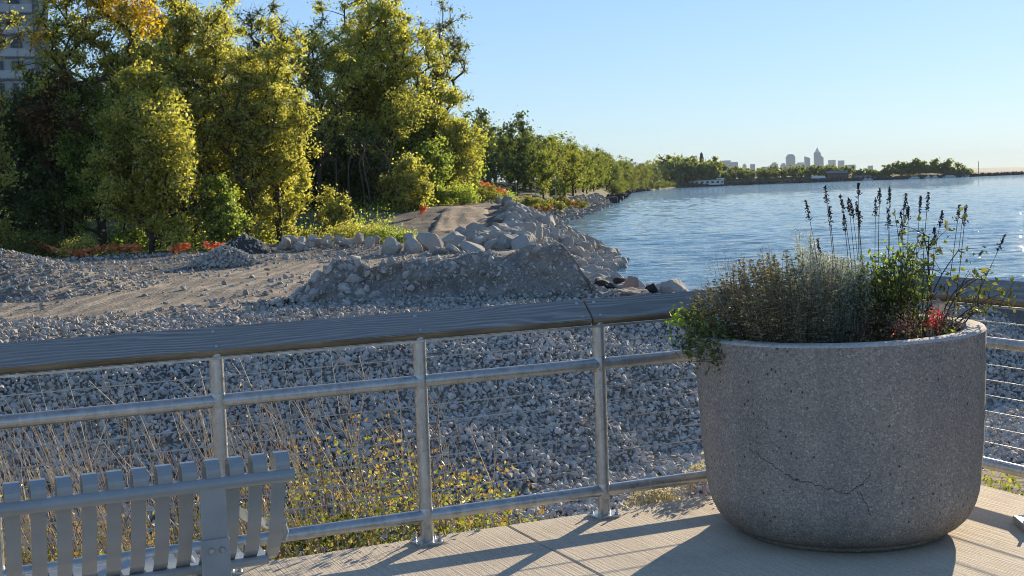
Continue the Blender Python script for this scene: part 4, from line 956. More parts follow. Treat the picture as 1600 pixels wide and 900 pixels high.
# breakwater of the marina
m = MB(); n = 1500; pxs = rg2.uniform(1060, 1605, n); t = (pxs - 800) / FOC; y0 = np.interp(pxs, [1060, 1160, 1320, 1500, 1600], [1503, 1582, 1633, 1560, 1690]); scatter(m, [hull_rock(930 + i, 10) for i in range(3)], np.stack([t * y0, y0 + rg2.uniform(-4, 8, n), ZW + rg2.uniform(0, 2.4, n)], 1), rg2.uniform(1.5, 3.2, n), rg2)
tag(m.build('breakwater', M_darkrock), 'dark stone breakwater along the distant point', 'breakwater', kind='stuff')
# ---------------------------------------------------------------- marina buildings and boats
M_white = mat_simple('white_paint', (.75, .74, .70), .6, 0, .1); M_roof = mat_simple('grey_roof', (.20, .21, .22), .6, 0, .2); M_wallg = mat_simple('grey_wall', (.38, .38, .37), .8, 0, .15); M_glass = mat_simple('window_glass', (.03, .04, .05), .1); M_brick = mat_simple('brown_brick', (.16, .10, .07), .9, 0, .2)
def blk(parent, name, mat, c, s_): m = MB(); box(m, c, *s_); return m.build(name, mat, parent)
def house(name, px, back, w_, d_, h, label, wall, roof, cat='building', gable=True, rz=0):
    x, y = shorept(px, back); e = empty(name, (x, y, ZW + 1.6), rz); tag(e, label, cat); blk(e, 'wall', wall, (0, 0, h / 2), (w_, d_, h))
    if gable:
        m = MB(); V = [(-w_ / 2 - .4, -d_ / 2 - .4, h + .02), (w_ / 2 + .4, -d_ / 2 - .4, h + .02), (w_ / 2 + .4, d_ / 2 + .4, h + .02), (-w_ / 2 - .4, d_ / 2 + .4, h + .02), (-w_ / 2 - .4, 0, h + w_ * .06 + 1.5), (w_ / 2 + .4, 0, h + w_ * .06 + 1.5)]
        m.add(V, [[0, 1, 5, 4], [2, 3, 4, 5]]); m.add(V, [[1, 2, 5], [3, 0, 4]]); m.build('roof', roof, e)
    else: blk(e, 'roof', roof, (0, 0, h + .3), (w_ + 1, d_ + 1, .6))
    for i in range(max(2, int(w_ / 6))):
        blk(e, 'window', M_glass, (-w_ / 2 + (i + .5) * w_ / max(2, int(w_ / 6)), -d_ / 2 - .02, h * .55), (w_ / max(2, int(w_ / 6)) * .5, .1, h * .4))
    return e
house('lake_pavilion', 1105, 6, 36, 12, 5.5, 'long pale lakeside pavilion with a dark roof and window band', M_white, M_roof, gable=False)
house('boat_house', 1130, 0, 8, 8, 5.5, 'small bright white boathouse beside the pavilion', M_white, M_white)
house('marina_shed', 1366, 18, 42, 14, 4.5, 'long low blue-grey marina warehouse', M_wallg, M_roof, gable=False)
house('marina_hall', 1311, 16, 26, 14, 8.5, 'dark-roofed marina hall among the bushes', M_brick, M_roof)
house('marina_tent', 1282, 12, 17, 10, 3.5, 'low building with a bright sloping white roof', M_wallg, M_white)
x, y = shorept(1102, 60); e = empty('brick_chimney_tower', (x, y, ZW + 1)); tag(e, 'slim dark brick tower with a stepped top above the distant trees', 'tower')
blk(e, 'shaft', M_brick, (0, 0, 17), (4.4, 4.4, 34)); blk(e, 'upper_stage', M_brick, (0, 0, 35.6), (3.2, 3.2, 3.2)); m = MB(); lathe(m, [(1.5, 37.2), (1.2, 38.6), (.1, 39.8)], 8); m.build('cap', M_brick, e)
def boat(px, back, L, label):
    x, y = shorept(px, back); e = empty('moored_boat', (x, y, ZW), 0); tag(e, label, 'boat', 'white boats moored at the point')
    m = MB(); V = [(-L / 2, -1.2, 1.2), (L * .3, -1.2, 1.3), (L / 2, 0, 1.7), (L * .3, 1.2, 1.3), (-L / 2, 1.2, 1.2), (-L / 2, -.8, -.3), (L * .3, -.6, -.3), (L * .42, 0, -.2), (L * .3, .6, -.3), (-L / 2, .8, -.3)]
    m.add(V, [[0, 1, 6, 5], [1, 2, 7, 6], [2, 3, 8, 7], [3, 4, 9, 8], [4, 0, 5, 9]]); m.f.append(np.array([[0, 4, 3, 2, 1]])); m.build('hull', M_white, e); blk(e, 'cabin', M_white, (-L * .05, 0, 2.0), (L * .4, 1.7, 1.3)); blk(e, 'windscreen', M_glass, (L * .155, 0, 2.1), (.1, 1.5, .7))
for i, px in enumerate((1357, 1364, 1431, 1437, 1455, 1464, 1466, 1485, 1490, 1493, 1507, 1514)): boat(px, -5, 6 + (i * 37 % 5), 'white cabin boat moored against the distant point')
x, y = shorept(1533, 4); m = MB(); tube(m, [(0, 0, 0), (0, 0, 17)], .35, 6); o = m.build('light_mast', M_wallg); o.location = (x, y, ZW + 1); tag(o, 'thin pale mast on the breakwater tip', 'mast')
# small things on the near coast
M_lamp = mat_simple('lamp_globe', (.85, .85, .82), .4)
for i, (px, py, Y_) in enumerate(((748, 262, 165), (873, 279, 240), (842, 281, 225), (812, 286, 205))):
    s_ = Y_ / FOC; X_ = (px - 800) * s_; z = CAMH - (py - (294.4 - .036 * (px - 800))) * s_; z0 = float(zat(X_, Y_)[0])
    e = empty('globe_lamp', (X_, Y_, z0)); tag(e, ['white globe lamp post left of the far coast trees', 'white globe lamp post under the golden-edged tree', 'small white globe lamp left of the golden-edged tree', 'low white globe lamp at the head of the pale path'][i], 'lamp post')
    m = MB(); tube(m, [(0, 0, 0), (0, 0, max(z - z0, .5))], .05, 6); m.build('pole', M_wallg, e); m = MB(); lathe(m, [(.0, -.2), (.14, -.15), (.2, 0), (.14, .15), (0, .2)], 10, (0, 0, max(z - z0, .5) + .2)); m.build('globe', M_lamp, e, True)
for X_, Y_, w_, h, lab in ((66, 780, 4, 3, 'small white shore house in the far tree belt'), (56, 700, 3, 2.4, 'pale hut under the far tree belt')):
    e = empty('shore_house', (X_, Y_, float(zat(X_, Y_)[0]))); tag(e, lab, 'house'); blk(e, 'wall', M_white, (0, 0, h / 2), (w_, 6, h)); m = MB(); m.add([(-w_ / 2, -3.2, h), (w_ / 2, -3.2, h), (w_ / 2, 3.2, h), (-w_ / 2, 3.2, h), (0, -3.2, h + 2), (0, 3.2, h + 2)], [[0, 4, 5, 3], [4, 1, 2, 5]]); m.add([(-w_ / 2, -3.2, h), (w_ / 2, -3.2, h), (0, -3.2, h + 2)], [[0, 1, 2]]); m.build('roof', M_roof, e); blk(e, 'window', M_glass, (0, -3.02, h * .5), (w_ * .5, .06, h * .35))

# ---------------------------------------------------------------- skyline
M_sky1 = mat_simple('city_stone', (.30, .29, .28), .8, 0, .1, .01); M_sky2 = mat_simple('city_glass', (.16, .19, .22), .5, 0, .1, .01); M_sky3 = mat_simple('city_pale', (.5, .5, .48), .8, 0, .1, .01)
SKY = [('office_slab', 2221, 200, 186, M_sky2, 'broad flat office block at the left end of the skyline', 'pent'), ('tower_block', 2358, 35, 150, M_sky1, 'small domed block right of the broad office block', 'dome'), ('tower_block', 2465, 45, 158, M_sky2, 'narrow flat-topped block left of centre of the skyline', ''),
       ('tower_block', 2596, 77, 128, M_sky1, 'low wide block left of the stepped one', ''), ('tower_block', 2663, 58, 152, M_sky1, 'stepped mid-height block left of the chamfered tower', 'step'), ('tower_block', 2743, 51, 140, M_sky1, 'low stepped block beside the chamfered tower', 'step'), ('tower_block', 2788, 51, 115, M_sky1, 'lowest block touching the chamfered tower', ''),
       ('office_tower', 2855, 83, 218, M_sky2, 'wide tower with chamfered shoulders, second tallest of the skyline', 'chamfer'), ('tower_block', 2915, 96, 142, M_sky3, 'stepped pale block right of the chamfered tower', 'step'), ('office_tower', 3031, 51, 198, M_sky2, 'tower with a slanted roof touching the spired skyscraper', 'slant'),
       ('skyscraper', 3090, 60, 240, M_sky1, 'tallest skyscraper with a pyramid spire', 'spire'), ('office_tower', 3167, 70, 205, M_sky2, 'flat tower right of the spired skyscraper', 'step'), ('tower_block', 3188, 80, 114, M_sky1, 'podium block below the flat tower', ''),
       ('office_tower', 3299, 64, 173, M_sky3, 'pale tower, left one of the right-hand pair', ''), ('office_tower', 3375, 56, 164, M_sky3, 'pale tower, right one of the right-hand pair', ''), ('tower_block', 3453, 90, 117, M_sky1, 'low block right of the pair of pale towers', ''), ('tower_block', 3680, 45, 102, M_sky1, 'lone low block seen through the marina trees', ''),
       ('tower_block', 3250, 60, 100, M_sky1, 'low block between the flat tower and the pair', ''), ('tower_block', 2530, 60, 112, M_sky1, 'faint low block left of the low wide one', '')]
for nm, x, w_, h, mt, lab, kind in SKY:
    y = 13300 + (x * 7 % 300); e = empty(nm, (x, y, 0)); tag(e, lab, 'building'); blk(e, 'wall', mt, (0, 0, h / 2), (w_, w_ * .8, h))
    if kind == 'pent': blk(e, 'penthouse', mt, (-4, 0, h + 10), (80, 60, 20))
    if kind == 'step': blk(e, 'upper_stage', mt, (0, 0, h + 7), (w_ * .62, w_ * .5, 14))
    if kind == 'dome': m = MB(); lathe(m, [(w_ * .42, h), (w_ * .36, h + 8), (w_ * .2, h + 13), (.1, h + 15)], 12); m.build('dome', mt, e, True)
    if kind in ('chamfer', 'spire', 'slant'):
        tw, th = {'chamfer': (.55, 26), 'spire': (.78, 14), 'slant': (.8, 10)}[kind]; a_ = w_ / 2; b_ = a_ * tw; m = MB(); d_ = .8
        if kind == 'slant': V = [(-a_, -a_ * d_, h), (a_, -a_ * d_, h), (a_, a_ * d_, h), (-a_, a_ * d_, h), (-a_, -a_ * d_, h + 20), (a_, -a_ * d_, h + 2), (a_, a_ * d_, h + 2), (-a_, a_ * d_, h + 20)]
        else: V = [(-a_, -a_ * d_, h), (a_, -a_ * d_, h), (a_, a_ * d_, h), (-a_, a_ * d_, h), (-b_, -b_ * d_, h + th), (b_, -b_ * d_, h + th), (b_, b_ * d_, h + th), (-b_, b_ * d_, h + th)]
        m.add(V, BOXF[1:]); m.build('crown_stage', mt, e)
        if kind == 'spire': m = MB(); q = b_ * .8; m.add([(-q, -q, h + 14), (q, -q, h + 14), (q, q, h + 14), (-q, q, h + 14), (0, 0, h + 62)], [[0, 1, 4], [1, 2, 4], [2, 3, 4], [3, 0, 4]]); tube(m, [(0, 0, h + 55), (0, 0, h + 84)], [2.4, .8], 5); m.build('spire', M_sky3, e)
# land under the city and the hills across the bay
m = MB(); n = 120; X = np.linspace(1200, 9000, n); h = np.clip((X - 1500) / 900, .5, 1) * (26 + 14 * fbm(X / 700, X * 0, 4, 4)); yb = 12000 + X * 0
V = np.concatenate([np.stack([X, yb - 600, X * 0 - 3.9], 1), np.stack([X, yb + 400, h], 1), np.stack([X, yb + 1500, h * 1.15 + 4], 1), np.stack([X, yb + 4500, h * .8], 1)]); k = np.arange(n - 1)
m.add(V, np.concatenate([np.stack([r * n + k, r * n + k + 1, (r + 1) * n + k + 1, (r + 1) * n + k], 1) for r in range(3)])); tag(m.build('hills', mat_simple('far_woods', (.06, .08, .05), .95, 0, .4, .004), None, True), 'low blue wooded hills across the bay', kind='structure')

# ---------------------------------------------------------------- apartment tower behind the trees
M_conc = mat_simple('tower_concrete', (.42, .43, .44), .85, 0, .15, .4, .1); M_pan = mat_simple('tower_panel', (.52, .53, .55), .8, 0, .1, .5); M_rec = mat_simple('tower_recess', (.16, .17, .19), .7)
tw = empty('apartment_tower', (-77, 182, 0), .42); tag(tw, 'grey concrete apartment tower rising behind the trees at the top left', 'apartment building')
blk(tw, 'wall', M_conc, (0, 8, 26), (30, 16, 56))
for i, x in enumerate((-9.0, .3, 13.4)): blk(tw, 'recess_strip', M_rec, (x, -.05, 26), (.9, .35, 56))
FH = 3.03
for k in range(17):
    z = 1.0 + k * FH
    blk(tw, 'floor_slab', M_rec, (0, -.12, z), (30.1, .30, .16)); blk(tw, 'spandrel', M_pan, (0, -.045, z + .75), (30, .12, 1.1))
for k in range(17):
    for x in (-13, -11, -6.5, -3.6, 2.6, 5.0, 8.0, 10.6):
        z = 1.0 + k * FH + 1.95
        f = blk(tw, 'window', M_rec, (x, -.10, z), (1.5, .22, 1.25))
        blk(f, 'pane', M_glass, (x - .35, -.23, z), (.6, .04, 1.05)); blk(f, 'pane', M_pan if (k * 7 + int(x)) % 3 == 0 else M_glass, (x + .35, -.23, z), (.6, .04, 1.05))
# ---------------------------------------------------------------- planting in the planter (planter-centred coordinates, metres)
pr = np.random.default_rng(77)
SOIL = PH - .10
def leafmat(name, lo, mid, hi, trans=.4, gloss=.06): return mat_leaf(name, [(0, lo), (.5, mid), (1, hi)], .25, 9, trans, gloss)
ML_mint = mat_leaf('mint_leaf', [(0, (.07, .07, .04)), (.5, (.20, .19, .11)), (1, (.48, .45, .28))], .25, 9, .35, .05, (1, 1, .7)); ML_silver = mat_leaf('silver_leaf', [(0, (.32, .35, .30)), (.5, (.52, .56, .49)), (1, (.74, .78, .68))], .25, 9, .35, .05, (1, 1, .85))
ML_shrub = leafmat('shrub_leaf', (.03, .045, .015), (.09, .13, .03), (.22, .28, .06)); ML_lime = leafmat('lime_leaf', (.16, .24, .03), (.28, .42, .05), (.45, .55, .10), .5)
ML_rose = leafmat('rose_leaf', (.03, .03, .015), (.09, .11, .03), (.32, .33, .06), .4); M_stem = mat_simple('stem_wood', (.10, .075, .05), .9, 0, .3, 9); M_stemg = mat_simple('green_stem', (.14, .15, .07), .8, 0, .3, 9)
ML_dry = leafmat('dry_leaf', (.10, .065, .04), (.22, .15, .09), (.40, .30, .18)); M_seed = mat_simple('seed_head', (.055, .035, .045), .95, 0, .4, 30)
ML_red = leafmat('red_petal', (.45, .03, .05), (.65, .06, .10), (.85, .25, .25), .4); ML_purple = leafmat('purple_petal', (.20, .14, .30), (.34, .26, .48), (.5, .42, .62))
def pent(name, x, y, label, cat='plant', group=None):
    e = empty(name, (PC[0] + x, PC[1] + y, SOIL)); return tag(e, label, cat, group)
def curve(p0, p1, bow, n=6):
    p0, p1 = np.array(p0, float), np.array(p1, float); t = np.linspace(0, 1, n)[:, None]; return p0 * (1 - t) + p1 * t + np.array(bow) * np.sin(t * math.pi)
def inshell(x, y): return math.hypot(x, y) < PRAD - .12
def stems_leaves(e, base, tips, mat_l, mat_s, leaf, per, r, spread, whorl=False, droop=.0, smname='stem', asp=.5):
    ms = MB(); ml = MB()
    for b, tp in zip(base, tips):
        b = (b[0], b[1], b[2] - .06 if math.hypot(e.location.x + b[0] - PC[0], e.location.y + b[1] - PC[1]) < PRAD - .11 else b[2])
        c = curve(b, tp, pr.normal(size=3) * .02 + np.array([0, 0, .02])); tube(ms, c, np.linspace(r, r * .45, len(c)), 4, False)
        L = np.linalg.norm(np.array(tp) - b); n = max(4, int(per * L)); t = np.clip(np.linspace(.18, 1, n) + pr.normal(size=n) * .02, .1, 1) if whorl else pr.uniform(.15, 1, n); t = t * (len(c) - 1); i = np.minimum(t.astype(int), len(c) - 2); f = (t - i)[:, None]; p = c[i] * (1 - f) + c[i + 1] * f
        if whorl:
            P = []; Dd = []
            for k, q in enumerate(p):
                a0 = pr.uniform(0, 6.28) 
                for s_ in range(4):
                    d_ = np.array([math.cos(a0 + s_ * 1.571), math.sin(a0 + s_ * 1.571), .25]); P.append(q + d_ * leaf * pr.uniform(.5, 1.2) * (1.25 - .8 * k / n)); Dd.append(d_)
            leaves(ml, np.array(P), leaf * pr.uniform(.6, 1.0, len(P)), pr, .38, fold=True, dirs=np.array(Dd), up=1.2)
        else: leaves(ml, p + pr.normal(size=p.shape) * spread, leaf * pr.uniform(.55, 1.2, n), pr, asp, fold=True, up=.5)
    o = ms.build(smname, mat_s, e, True); o['kind'] = 'stuff'; o = ml.build('foliage', mat_l, e); return e
# mounded brown-green mint filling the left half
e = pent('mint_bush', 0, 0, 'brown-green bush of whorled seed stems mounded over the left half of the planter')
base, tips = [], []
for k in range(430):
    t = pr.uniform(0, 6.28); d_ = math.sqrt(pr.random()); x = -.34 + .30 * d_ * math.cos(t); y = -.02 + .50 * d_ * math.sin(t)
    if not inshell(x, y) or (x > -.2 and pr.random() < .55): continue
    ztop = np.interp(x, [-.66, -.5, -.35, -.2, 0, .15], [.12, .22, .36, .41, .30, .15]) * pr.uniform(.7, 1.05) + .10
    lean = np.array([(x + .2) * .45, y * .35]); base.append((x, y, 0)); tips.append((x + lean[0] + pr.normal() * .03, y + lean[1] + pr.normal() * .03, ztop * (1 - .25 * abs(y) / .5)))
stems_leaves(e, base, tips, ML_mint, M_stem, .0115, 46, .0018, .01, whorl=True)
# leafy skirt trailing over the left rim
e = pent('trailing_herb', -.5, -.05, 'dark leafy trailing plant spilling over the left rim of the planter'); base, tips = [], []
for k in range(60):
    y = pr.uniform(-.3, .3); base.append((pr.uniform(-.05, .1), y * .7, 0)); tips.append((-.22 - pr.random() * .10 + abs(y) * .25, y, pr.uniform(-.02, .24)))
stems_leaves(e, base, tips, ML_shrub, M_stem, .017, 90, .002, .028)
ml = MB(); P = np.array([-.30, -.1, .18]) + pr.normal(size=(24, 3)) * [.022, .03, .03]; leaves(ml, P, .02, pr, .55, fold=True); o = ml.build('bright_leaf', ML_lime, e); o['kind'] = 'stuff'
# silver artemisia
e = pent('silver_artemisia', .0, .12, 'feathery silver-grey plant rising to a peak behind the brown-green bush'); base, tips = [], []
for k in range(260):
    t = pr.uniform(0, 6.28); d_ = math.sqrt(pr.random()); x = -.04 + .22 * d_ * math.cos(t); y = -.10 + .24 * d_ * math.sin(t)
    zt = np.interp(x, [-.3, -.19, -.165, -.13, -.05, .1, .25], [.36, .44, .60, .48, .46, .42, .30]) * (pr.uniform(.35, 1.0) if k % 3 else 1); base.append((x * .5, y * .5, 0)); tips.append((x, y, zt))
stems_leaves(e, base, tips, ML_silver, M_stemg, .010, 210, .0015, .012, asp=.28)
for (x0, z0) in ((-.17, .62), (-.155, .60), (-.18, .58)): pass
# low wispy flowers at the left top
e = pent('wispy_aster', -.42, .1, 'thin dried flower sprays standing above the left shoulder of the planting'); base, tips = [], []
for k in range(34): x = pr.uniform(-.26, .16); base.append((x * .4, pr.uniform(-.1, .1), .1)); tips.append((x, pr.uniform(-.1, .1), pr.uniform(.34, .52) if -.2 < x < .12 else .32))
stems_leaves(e, base, tips, ML_dry, M_stem, .006, 110, .0010, .018)
# dark leaved shrub in the middle and right
e = pent('leafy_sage', .28, .02, 'dark green leafy sage shrub with bright-edged leaves in the middle of the planter'); base, tips = [], []
for k in range(120):
    x = pr.uniform(-.26, .12); y = pr.uniform(-.22, .22); base.append((x * .4, y * .4, 0)); zt = np.interp(x, [-.3, -.15, 0, .08, .15], [.36, .43, .48, .52, .36]) * pr.uniform(.55, 1.03); tips.append((x + .02, y, zt))
stems_leaves(e, base, tips, ML_shrub, M_stem, .016, 62, .0022, .022)
P = []; ml = MB(); i = pr.integers(0, len(tips), 260); P = np.array(tips)[i] + pr.normal(size=(260, 3)) * .02; leaves(ml, P, .013, pr, .55, fold=True); o = ml.build('new_leaf', ML_lime, e); o['kind'] = 'stuff'
# flower spikes: one stalk each, all rooted in the sage
SPK = [(-0.159, 1.61), (-0.054, 1.675), (-0.045, 1.583), (0.009, 1.631), (0.026, 1.54), (0.047, 1.618), (0.067, 1.602), (0.096, 1.596), (0.121, 1.685), (0.123, 1.548), (0.196, 1.608), (0.21, 1.66), (0.243, 1.557), (0.26, 1.66), (0.334, 1.628),
       (0.325, 1.54), (0.356, 1.564), (0.417, 1.611), (0.441, 1.629), (0.489, 1.454), (0.523, 1.537), (0.614, 1.562), (0.629, 1.557), (0.805, 1.408), (-0.099, 1.424)]
sp_e = pent('flower_spikes', .2, .0, 'tall thin stalks with dark purple-brown seed spikes standing against the lake')
for k, (x, z) in enumerate(SPK):
    x0 = .22 + (x - .22) * .80; x0 = max(-.22, min(.56, x0)); y0 = pr.uniform(-.08, .12); dz = 1.0 if z > 1.45 else .7
    c = curve((x0 - .2, y0, .05), (x - .2, y0 * .5, z - SOIL), (pr.normal() * .012 + (.012 if x < .1 else -.008), 0, 0), 9)
    ms = MB(); tube(ms, c, np.linspace(.0022, .0013, 9), 4, False); st_ = ms.build('stalk', M_stem, sp_e, True)
    d_ = c[-1] - c[-2]; d_ /= np.linalg.norm(d_); L = pr.uniform(.065, .10); m = MB(); n = 80; t = np.sort(pr.random(n)); P = c[-1] - d_ * (t * L)[:, None] + pr.normal(size=(n, 3)) * (.0026 + .0042 * t[:, None])
    scatter(m, [hull_rock(40, 8)], P, pr.uniform(.0035, .0062, n), pr); m.build('seed_spike', M_seed, st_)
# dry twiggy base under the sage
e = pent('dry_groundcover', .22, -.3, 'brown dried twigs and leaves low at the front right of the planting'); base, tips = [], []
for k in range(110): x = pr.uniform(-.30, .22); base.append((x, pr.uniform(-.05, .15), 0)); tips.append((x + pr.normal() * .09, pr.uniform(-.13, .1), pr.uniform(.06, .26)))
stems_leaves(e, base, tips, ML_dry, M_stem, .007, 90, .0014, .016)
for k in range(22): pass
# rose canes to the right
e = pent('rose_bush', .45, -.05, 'open rose bush with long bare canes and leaf clusters at the right of the planter')
CN = [((.0, 0, 0), (.30, -.05, .245)), ((.0, 0, 0), (.33, .0, .20)), ((.02, 0, 0), (-.02, 0, .53)), ((-.06, .02, 0), (-.05, 0, .56)), ((-.05, 0, 0), (.13, .02, .46)), ((.0, .0, 0), (.14, 0, .30)), ((-.10, 0, .0), (-.36, -.02, .27)), ((-.12, -.02, 0), (-.30, 0, .38)), ((-.02, 0, 0), (-.16, 0, .47)),
      ((.03, 0, 0), (.24, .02, .33)), ((-.1, -.05, 0), (-.44, -.08, .22)), ((-.05, .05, 0), (-.1, .05, .42)), ((.05, 0, .0), (.18, -.04, .16))]
ml = MB(); mr = MB()
for k, (b, tpt) in enumerate(CN):
    c = curve(b, tpt, (pr.normal() * .03, pr.normal() * .02, .02 + pr.random() * .03), 8); ms = MB(); tube(ms, c, np.linspace(.0048, .0022, 8), 6, False)
    ends = [c[-1]]
    for q in range(5):
        i = pr.integers(3, 8); d_ = pr.normal(size=3) * .06 + np.array([0, 0, .03]); tube(ms, [c[i], c[i] + d_ * .6 + [0, 0, .006], c[i] + d_], [.0018, .0014, .001], 4, False); ends.append(c[i] + d_)
    ms.build('cane', M_stem, e, True)
    for q in ends: n = 7 if k in (0, 1, 2, 3, 4, 9) else 4; leaves(ml, q + pr.normal(size=(n, 3)) * .022, pr.uniform(.010, .020, n), pr, .6, fold=True)
o = ml.build('foliage', ML_rose, e)
# red salvia flowers, purple flower and a small bright green plant
def flower(name, x, y, z, n, sx, mat, label, size=.008):
    e = pent(name, x, y, label, 'flower'); m = MB(); P = np.array([0, 0, z]) + pr.normal(size=(n, 3)) * np.array([sx, sx * .6, sx * .8]); leaves(m, P, size * pr.uniform(.6, 1.3, n), pr, .7, fold=True); o = m.build('petals', mat, e); o['kind'] = 'stuff'
    ms = MB(); 
    for q in P[:8]: tube(ms, [(q[0] * .3, q[1] * .3, 0), tuple(q)], .0013, 4, False)
    o = ms.build('stem', M_stemg, e, True); o['kind'] = 'stuff'
flower('red_flower', .43, -.16, .155, 110, .028, ML_red, 'bright crimson flowers beside the rose canes'); flower('red_flower', .395, -.17, .12, 60, .02, ML_red, 'crimson flowers low left of the brightest ones')
flower('pink_flower', .22, -.36, .14, 130, .035, leafmat('pink_petal', (.5, .12, .12), (.7, .25, .25), (.85, .5, .42)), 'salmon-pink flowers half hidden in the dry twigs', .007)
flower('purple_flower', .465, -.17, .165, 60, .018, ML_purple, 'tiny pale purple flower spray right of the crimson ones', .005)
e = pent('seedling', .43, -.34, 'small bright lime-green seedling at the foot of the rose', 'plant'); m = MB(); P = np.array([0, 0, .05]) + pr.normal(size=(26, 3)) * [.024, .02, .02]; leaves(m, P, .019, pr, .8, fold=True, up=1.5); o = m.build('leaf', ML_lime, e); o['kind'] = 'stuff'

# ---------------------------------------------------------------- weeds between the deck and the gravel
M_dry = mat_simple('dry_stalk', (.76, .64, .46), .9, 0, .35, 5); M_dry2 = mat_simple('brown_stalk', (.30, .20, .13), .9, 0, .35, 5)
ML_w1 = leafmat('weed_leaf', (.10, .13, .03), (.24, .28, .06), (.52, .50, .14), .45); ML_w2 = leafmat('orange_leaf', (.22, .14, .05), (.38, .26, .09), (.55, .42, .18), .4); ML_seedh = mat_leaf('seed_tuft', [(0, (.38, .33, .22)), (.5, (.62, .56, .40)), (1, (.85, .80, .64))], .25, 9, .35, .04, (1, 1, .8))
wr = np.random.default_rng(8)
def wpt(u, v): x, y = uv2xy(u, v); return np.stack([x, y, height(x, y)], 1)
def stalks(mat, n, u0, u1, v0, v1, h0, h1, r, name, label, cat, branch=2, leanx=-.18, dens=None):
    m = MB(); u = wr.uniform(u0, u1, n); v = wr.uniform(v0, v1, n)
    if dens is not None: k = wr.random(n) < dens(u); u, v = u[k], v[k]; n = len(u)
    B = wpt(u, v); H = wr.uniform(h0, h1, n); lean = np.stack([wr.normal(leanx - .05, .13, n), wr.normal(0, .14, n), np.ones(n)], 1); tips = []
    A0 = B; prev = B; R_0 = r * wr.uniform(.7, 1.3, n)
    for s_ in range(4):
        nx_ = prev + lean * (H / 4)[:, None] + wr.normal(size=(n, 3)) * .02; lean = lean + wr.normal(size=(n, 3)) * .06; cones(m, prev, nx_, R_0 * (1 - s_ * .2), R_0 * (.8 - s_ * .2), 4); 
        if s_ >= 1:
            for b in range(branch):
                k = wr.random(n) < .6; d_ = np.stack([wr.normal(-.05, .35, n), wr.normal(0, .3, n), wr.uniform(.3, .9, n)], 1) * (H * wr.uniform(.12, .28, n))[:, None]; q0 = prev + (nx_ - prev) * wr.random((n, 1)); cones(m, q0[k], (q0 + d_)[k], (R_0 * .5)[k], (R_0 * .25)[k], 3); tips.append((q0 + d_)[k])
        prev = nx_
    tips.append(prev); tag(m.build(name, mat), label, cat, kind='stuff'); return np.concatenate(tips)
dl = lambda u: np.interp(u, [-6, -3.6, -2.6, -1.6, -.7, .0], [1, 1, .6, 1, .95, .12])
t1 = stalks(M_dry, 520, -5.5, .0, .5, 2.2, .75, 1.5, .0046, 'dry_stalks', 'dry pale tan weed stalks rising behind the railing', 'weeds', dens=dl)
t2 = stalks(M_dry2, 300, -5.5, .1, .4, 2.0, .7, 1.4, .0042, 'brown_stalks', 'thin reddish-brown branched stalks behind the railing', 'weeds', dens=dl)
t3 = stalks(M_dry, 750, -5.5, -1.9, .9, 2.4, .8, 1.5, .0034, 'dry_grass', 'dry blond grass blades leaning left behind the bench', 'grass', branch=0, leanx=-.32)
m = MB(); k = wr.random(len(t1)) < .25; leaves(m, t1[k] + wr.normal(size=(k.sum(), 3)) * .02, .010, wr, .5, fold=True); tag(m.build('seed_tufts', ML_seedh), 'pale dried seed tufts on the weed stalks', 'seed heads', kind='stuff')
def leafbank(mat, n, u0, u1, v0, v1, hf, size, name, label):
    u = wr.uniform(u0, u1, n); v = v0 + (v1 - v0) * wr.random(n) ** 1.2; P = wpt(u, v); P[:, 2] += wr.random(n) ** .8 * hf(u) * (1 + .3 * fbm(u * 2.2, v * 3, 5, 2) * 2); m = MB(); leaves(m, P, size * wr.uniform(.5, 1.4, n), wr, .6, fold=True, up=.4); tag(m.build(name, mat), label, 'weeds', kind='stuff')
hf = lambda u: np.interp(u, [-5.5, -3, -2.2, -1.8, -1.2, -.9, -.4, .0, .2], [.75, .75, .7, .8, 1.02, .95, .75, .5, .12])
leafbank(ML_w1, 17000, -5.5, .1, .12, 1.9, hf, .0145, 'weed_leaves', 'sunlit yellow-green weed leaves crowding the deck edge')
leafbank(ML_w2, 9000, -4.5, .0, .3, 1.8, lambda u: hf(u) * 1.12, .014, 'autumn_leaves', 'orange and tan autumn leaves among the weeds')
leafbank(ML_shrub, 16000, -5.5, .1, .1, 1.7, lambda u: hf(u) * .6, .028, 'shaded_leaves', 'dark green leaves low under the weeds')
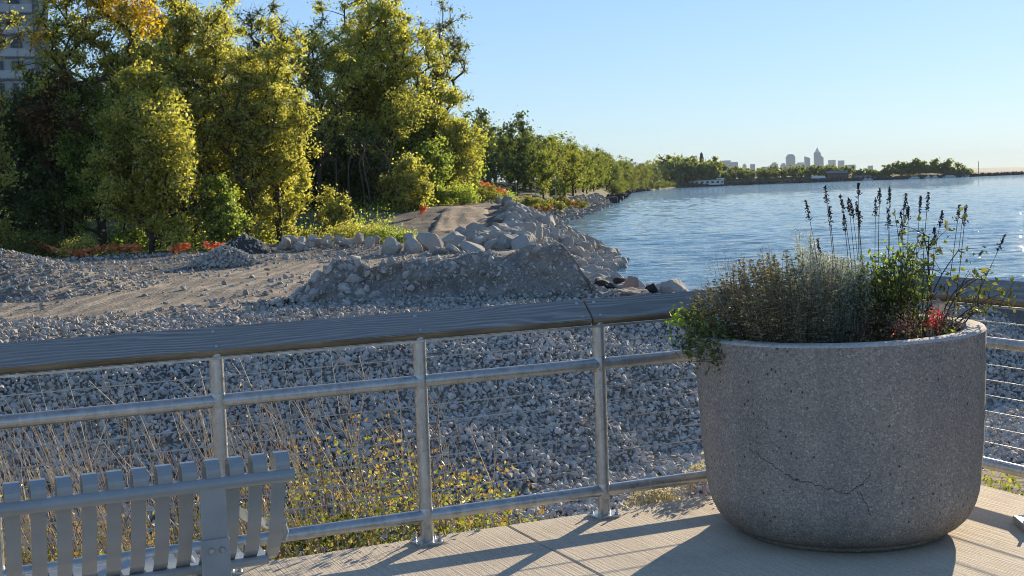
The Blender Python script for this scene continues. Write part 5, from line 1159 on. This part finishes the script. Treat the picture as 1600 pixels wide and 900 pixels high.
# pale seed-headed clump at the deck edge right of the third post
for (u0, n, h, lab) in ((.42, 1500, .15, 'low straw-coloured flower clump at the deck edge beside the third post'), (.75, 900, .23, 'straw-coloured flower heads showing above the bottom rail next to the planter')):
    x, y = uv2xy(u0, .22); e = empty('straw_flower', (x, y, -.1), ROT); tag(e, lab, 'plant'); P = wr.normal(size=(n, 3)) * [.13 if u0 > .5 else .17, .05, .02]; P[:, 2] = h - P[:, 0] ** 2 * 3 + wr.normal(size=n) * .02 - (.06 * wr.random(n)); m = MB(); leaves(m, P, .010 * wr.uniform(.6, 1.4, n), wr, .6, fold=True, up=1); m.build('flower_heads', ML_seedh, e)
    ms = MB(); i = wr.integers(0, n, 60); cones(ms, np.c_[P[i, :2] * .5, np.full(60, -.6)], P[i], np.full(60, .002), np.full(60, .001), 3); o = ms.build('stem', M_dry2, e); o['kind'] = 'stuff'
x, y = uv2xy(2.7, -.3); 
m = MB(); u = wr.uniform(2.15, 2.6, 1600); v = wr.uniform(-1.6, .3, 1600); x, y = uv2xy(u, v); P = np.stack([x, y, -.35 + .36 * wr.random(1600)], 1); leaves(m, P, .018, wr, .6, fold=True, up=.5); tag(m.build('edge_weeds', ML_w1), 'yellow-green weeds along the deck edge right of the planter', 'weeds', kind='stuff')
# second bench foot at the right picture edge
fx = empty('steel_footing', (2.47, 6.32, 0), ROT - .5); tag(fx, 'grey steel base plate with an upright bolt on the deck at the right edge', 'base plate')
m = MB(); bevel_box(m, (.06, -.02, .02), .26, .20, .04, .004); m.build('plate', M_galv, fx); m = MB(); tube(m, [(-.02, .0, .04), (-.02, 0, .085)], .009, 8); tube(m, [(-.02, 0, .04), (-.02, 0, .062)], .018, 6); m.build('bolt', M_galv, fx); m = MB(); tube(m, [(.15, -.05, .04), (.15, -.05, .75)], .055, 16); m.build('pipe_leg', M_galv, fx, True)
# ---------------------------------------------------------------- haze: one closed box round everything
m = MB(); box(m, (2000, 9900, 185), 34000, 22000, 0, rnd=.5) if False else None
m = MB(); box(m, (3000, 10500, 162), 40000, 26000, 340); a = NM('haze_air'); pv = a.n('VolumePrincipled'); pv.inputs['Density'].default_value = 2.7e-5; pv.inputs['Color'].default_value = (.72, .86, 1, 1); pv.inputs['Anisotropy'].default_value = .0
a.l(pv.outputs[0], a.out.inputs['Volume']); tag(m.build('haze', a.m), kind='stuff')
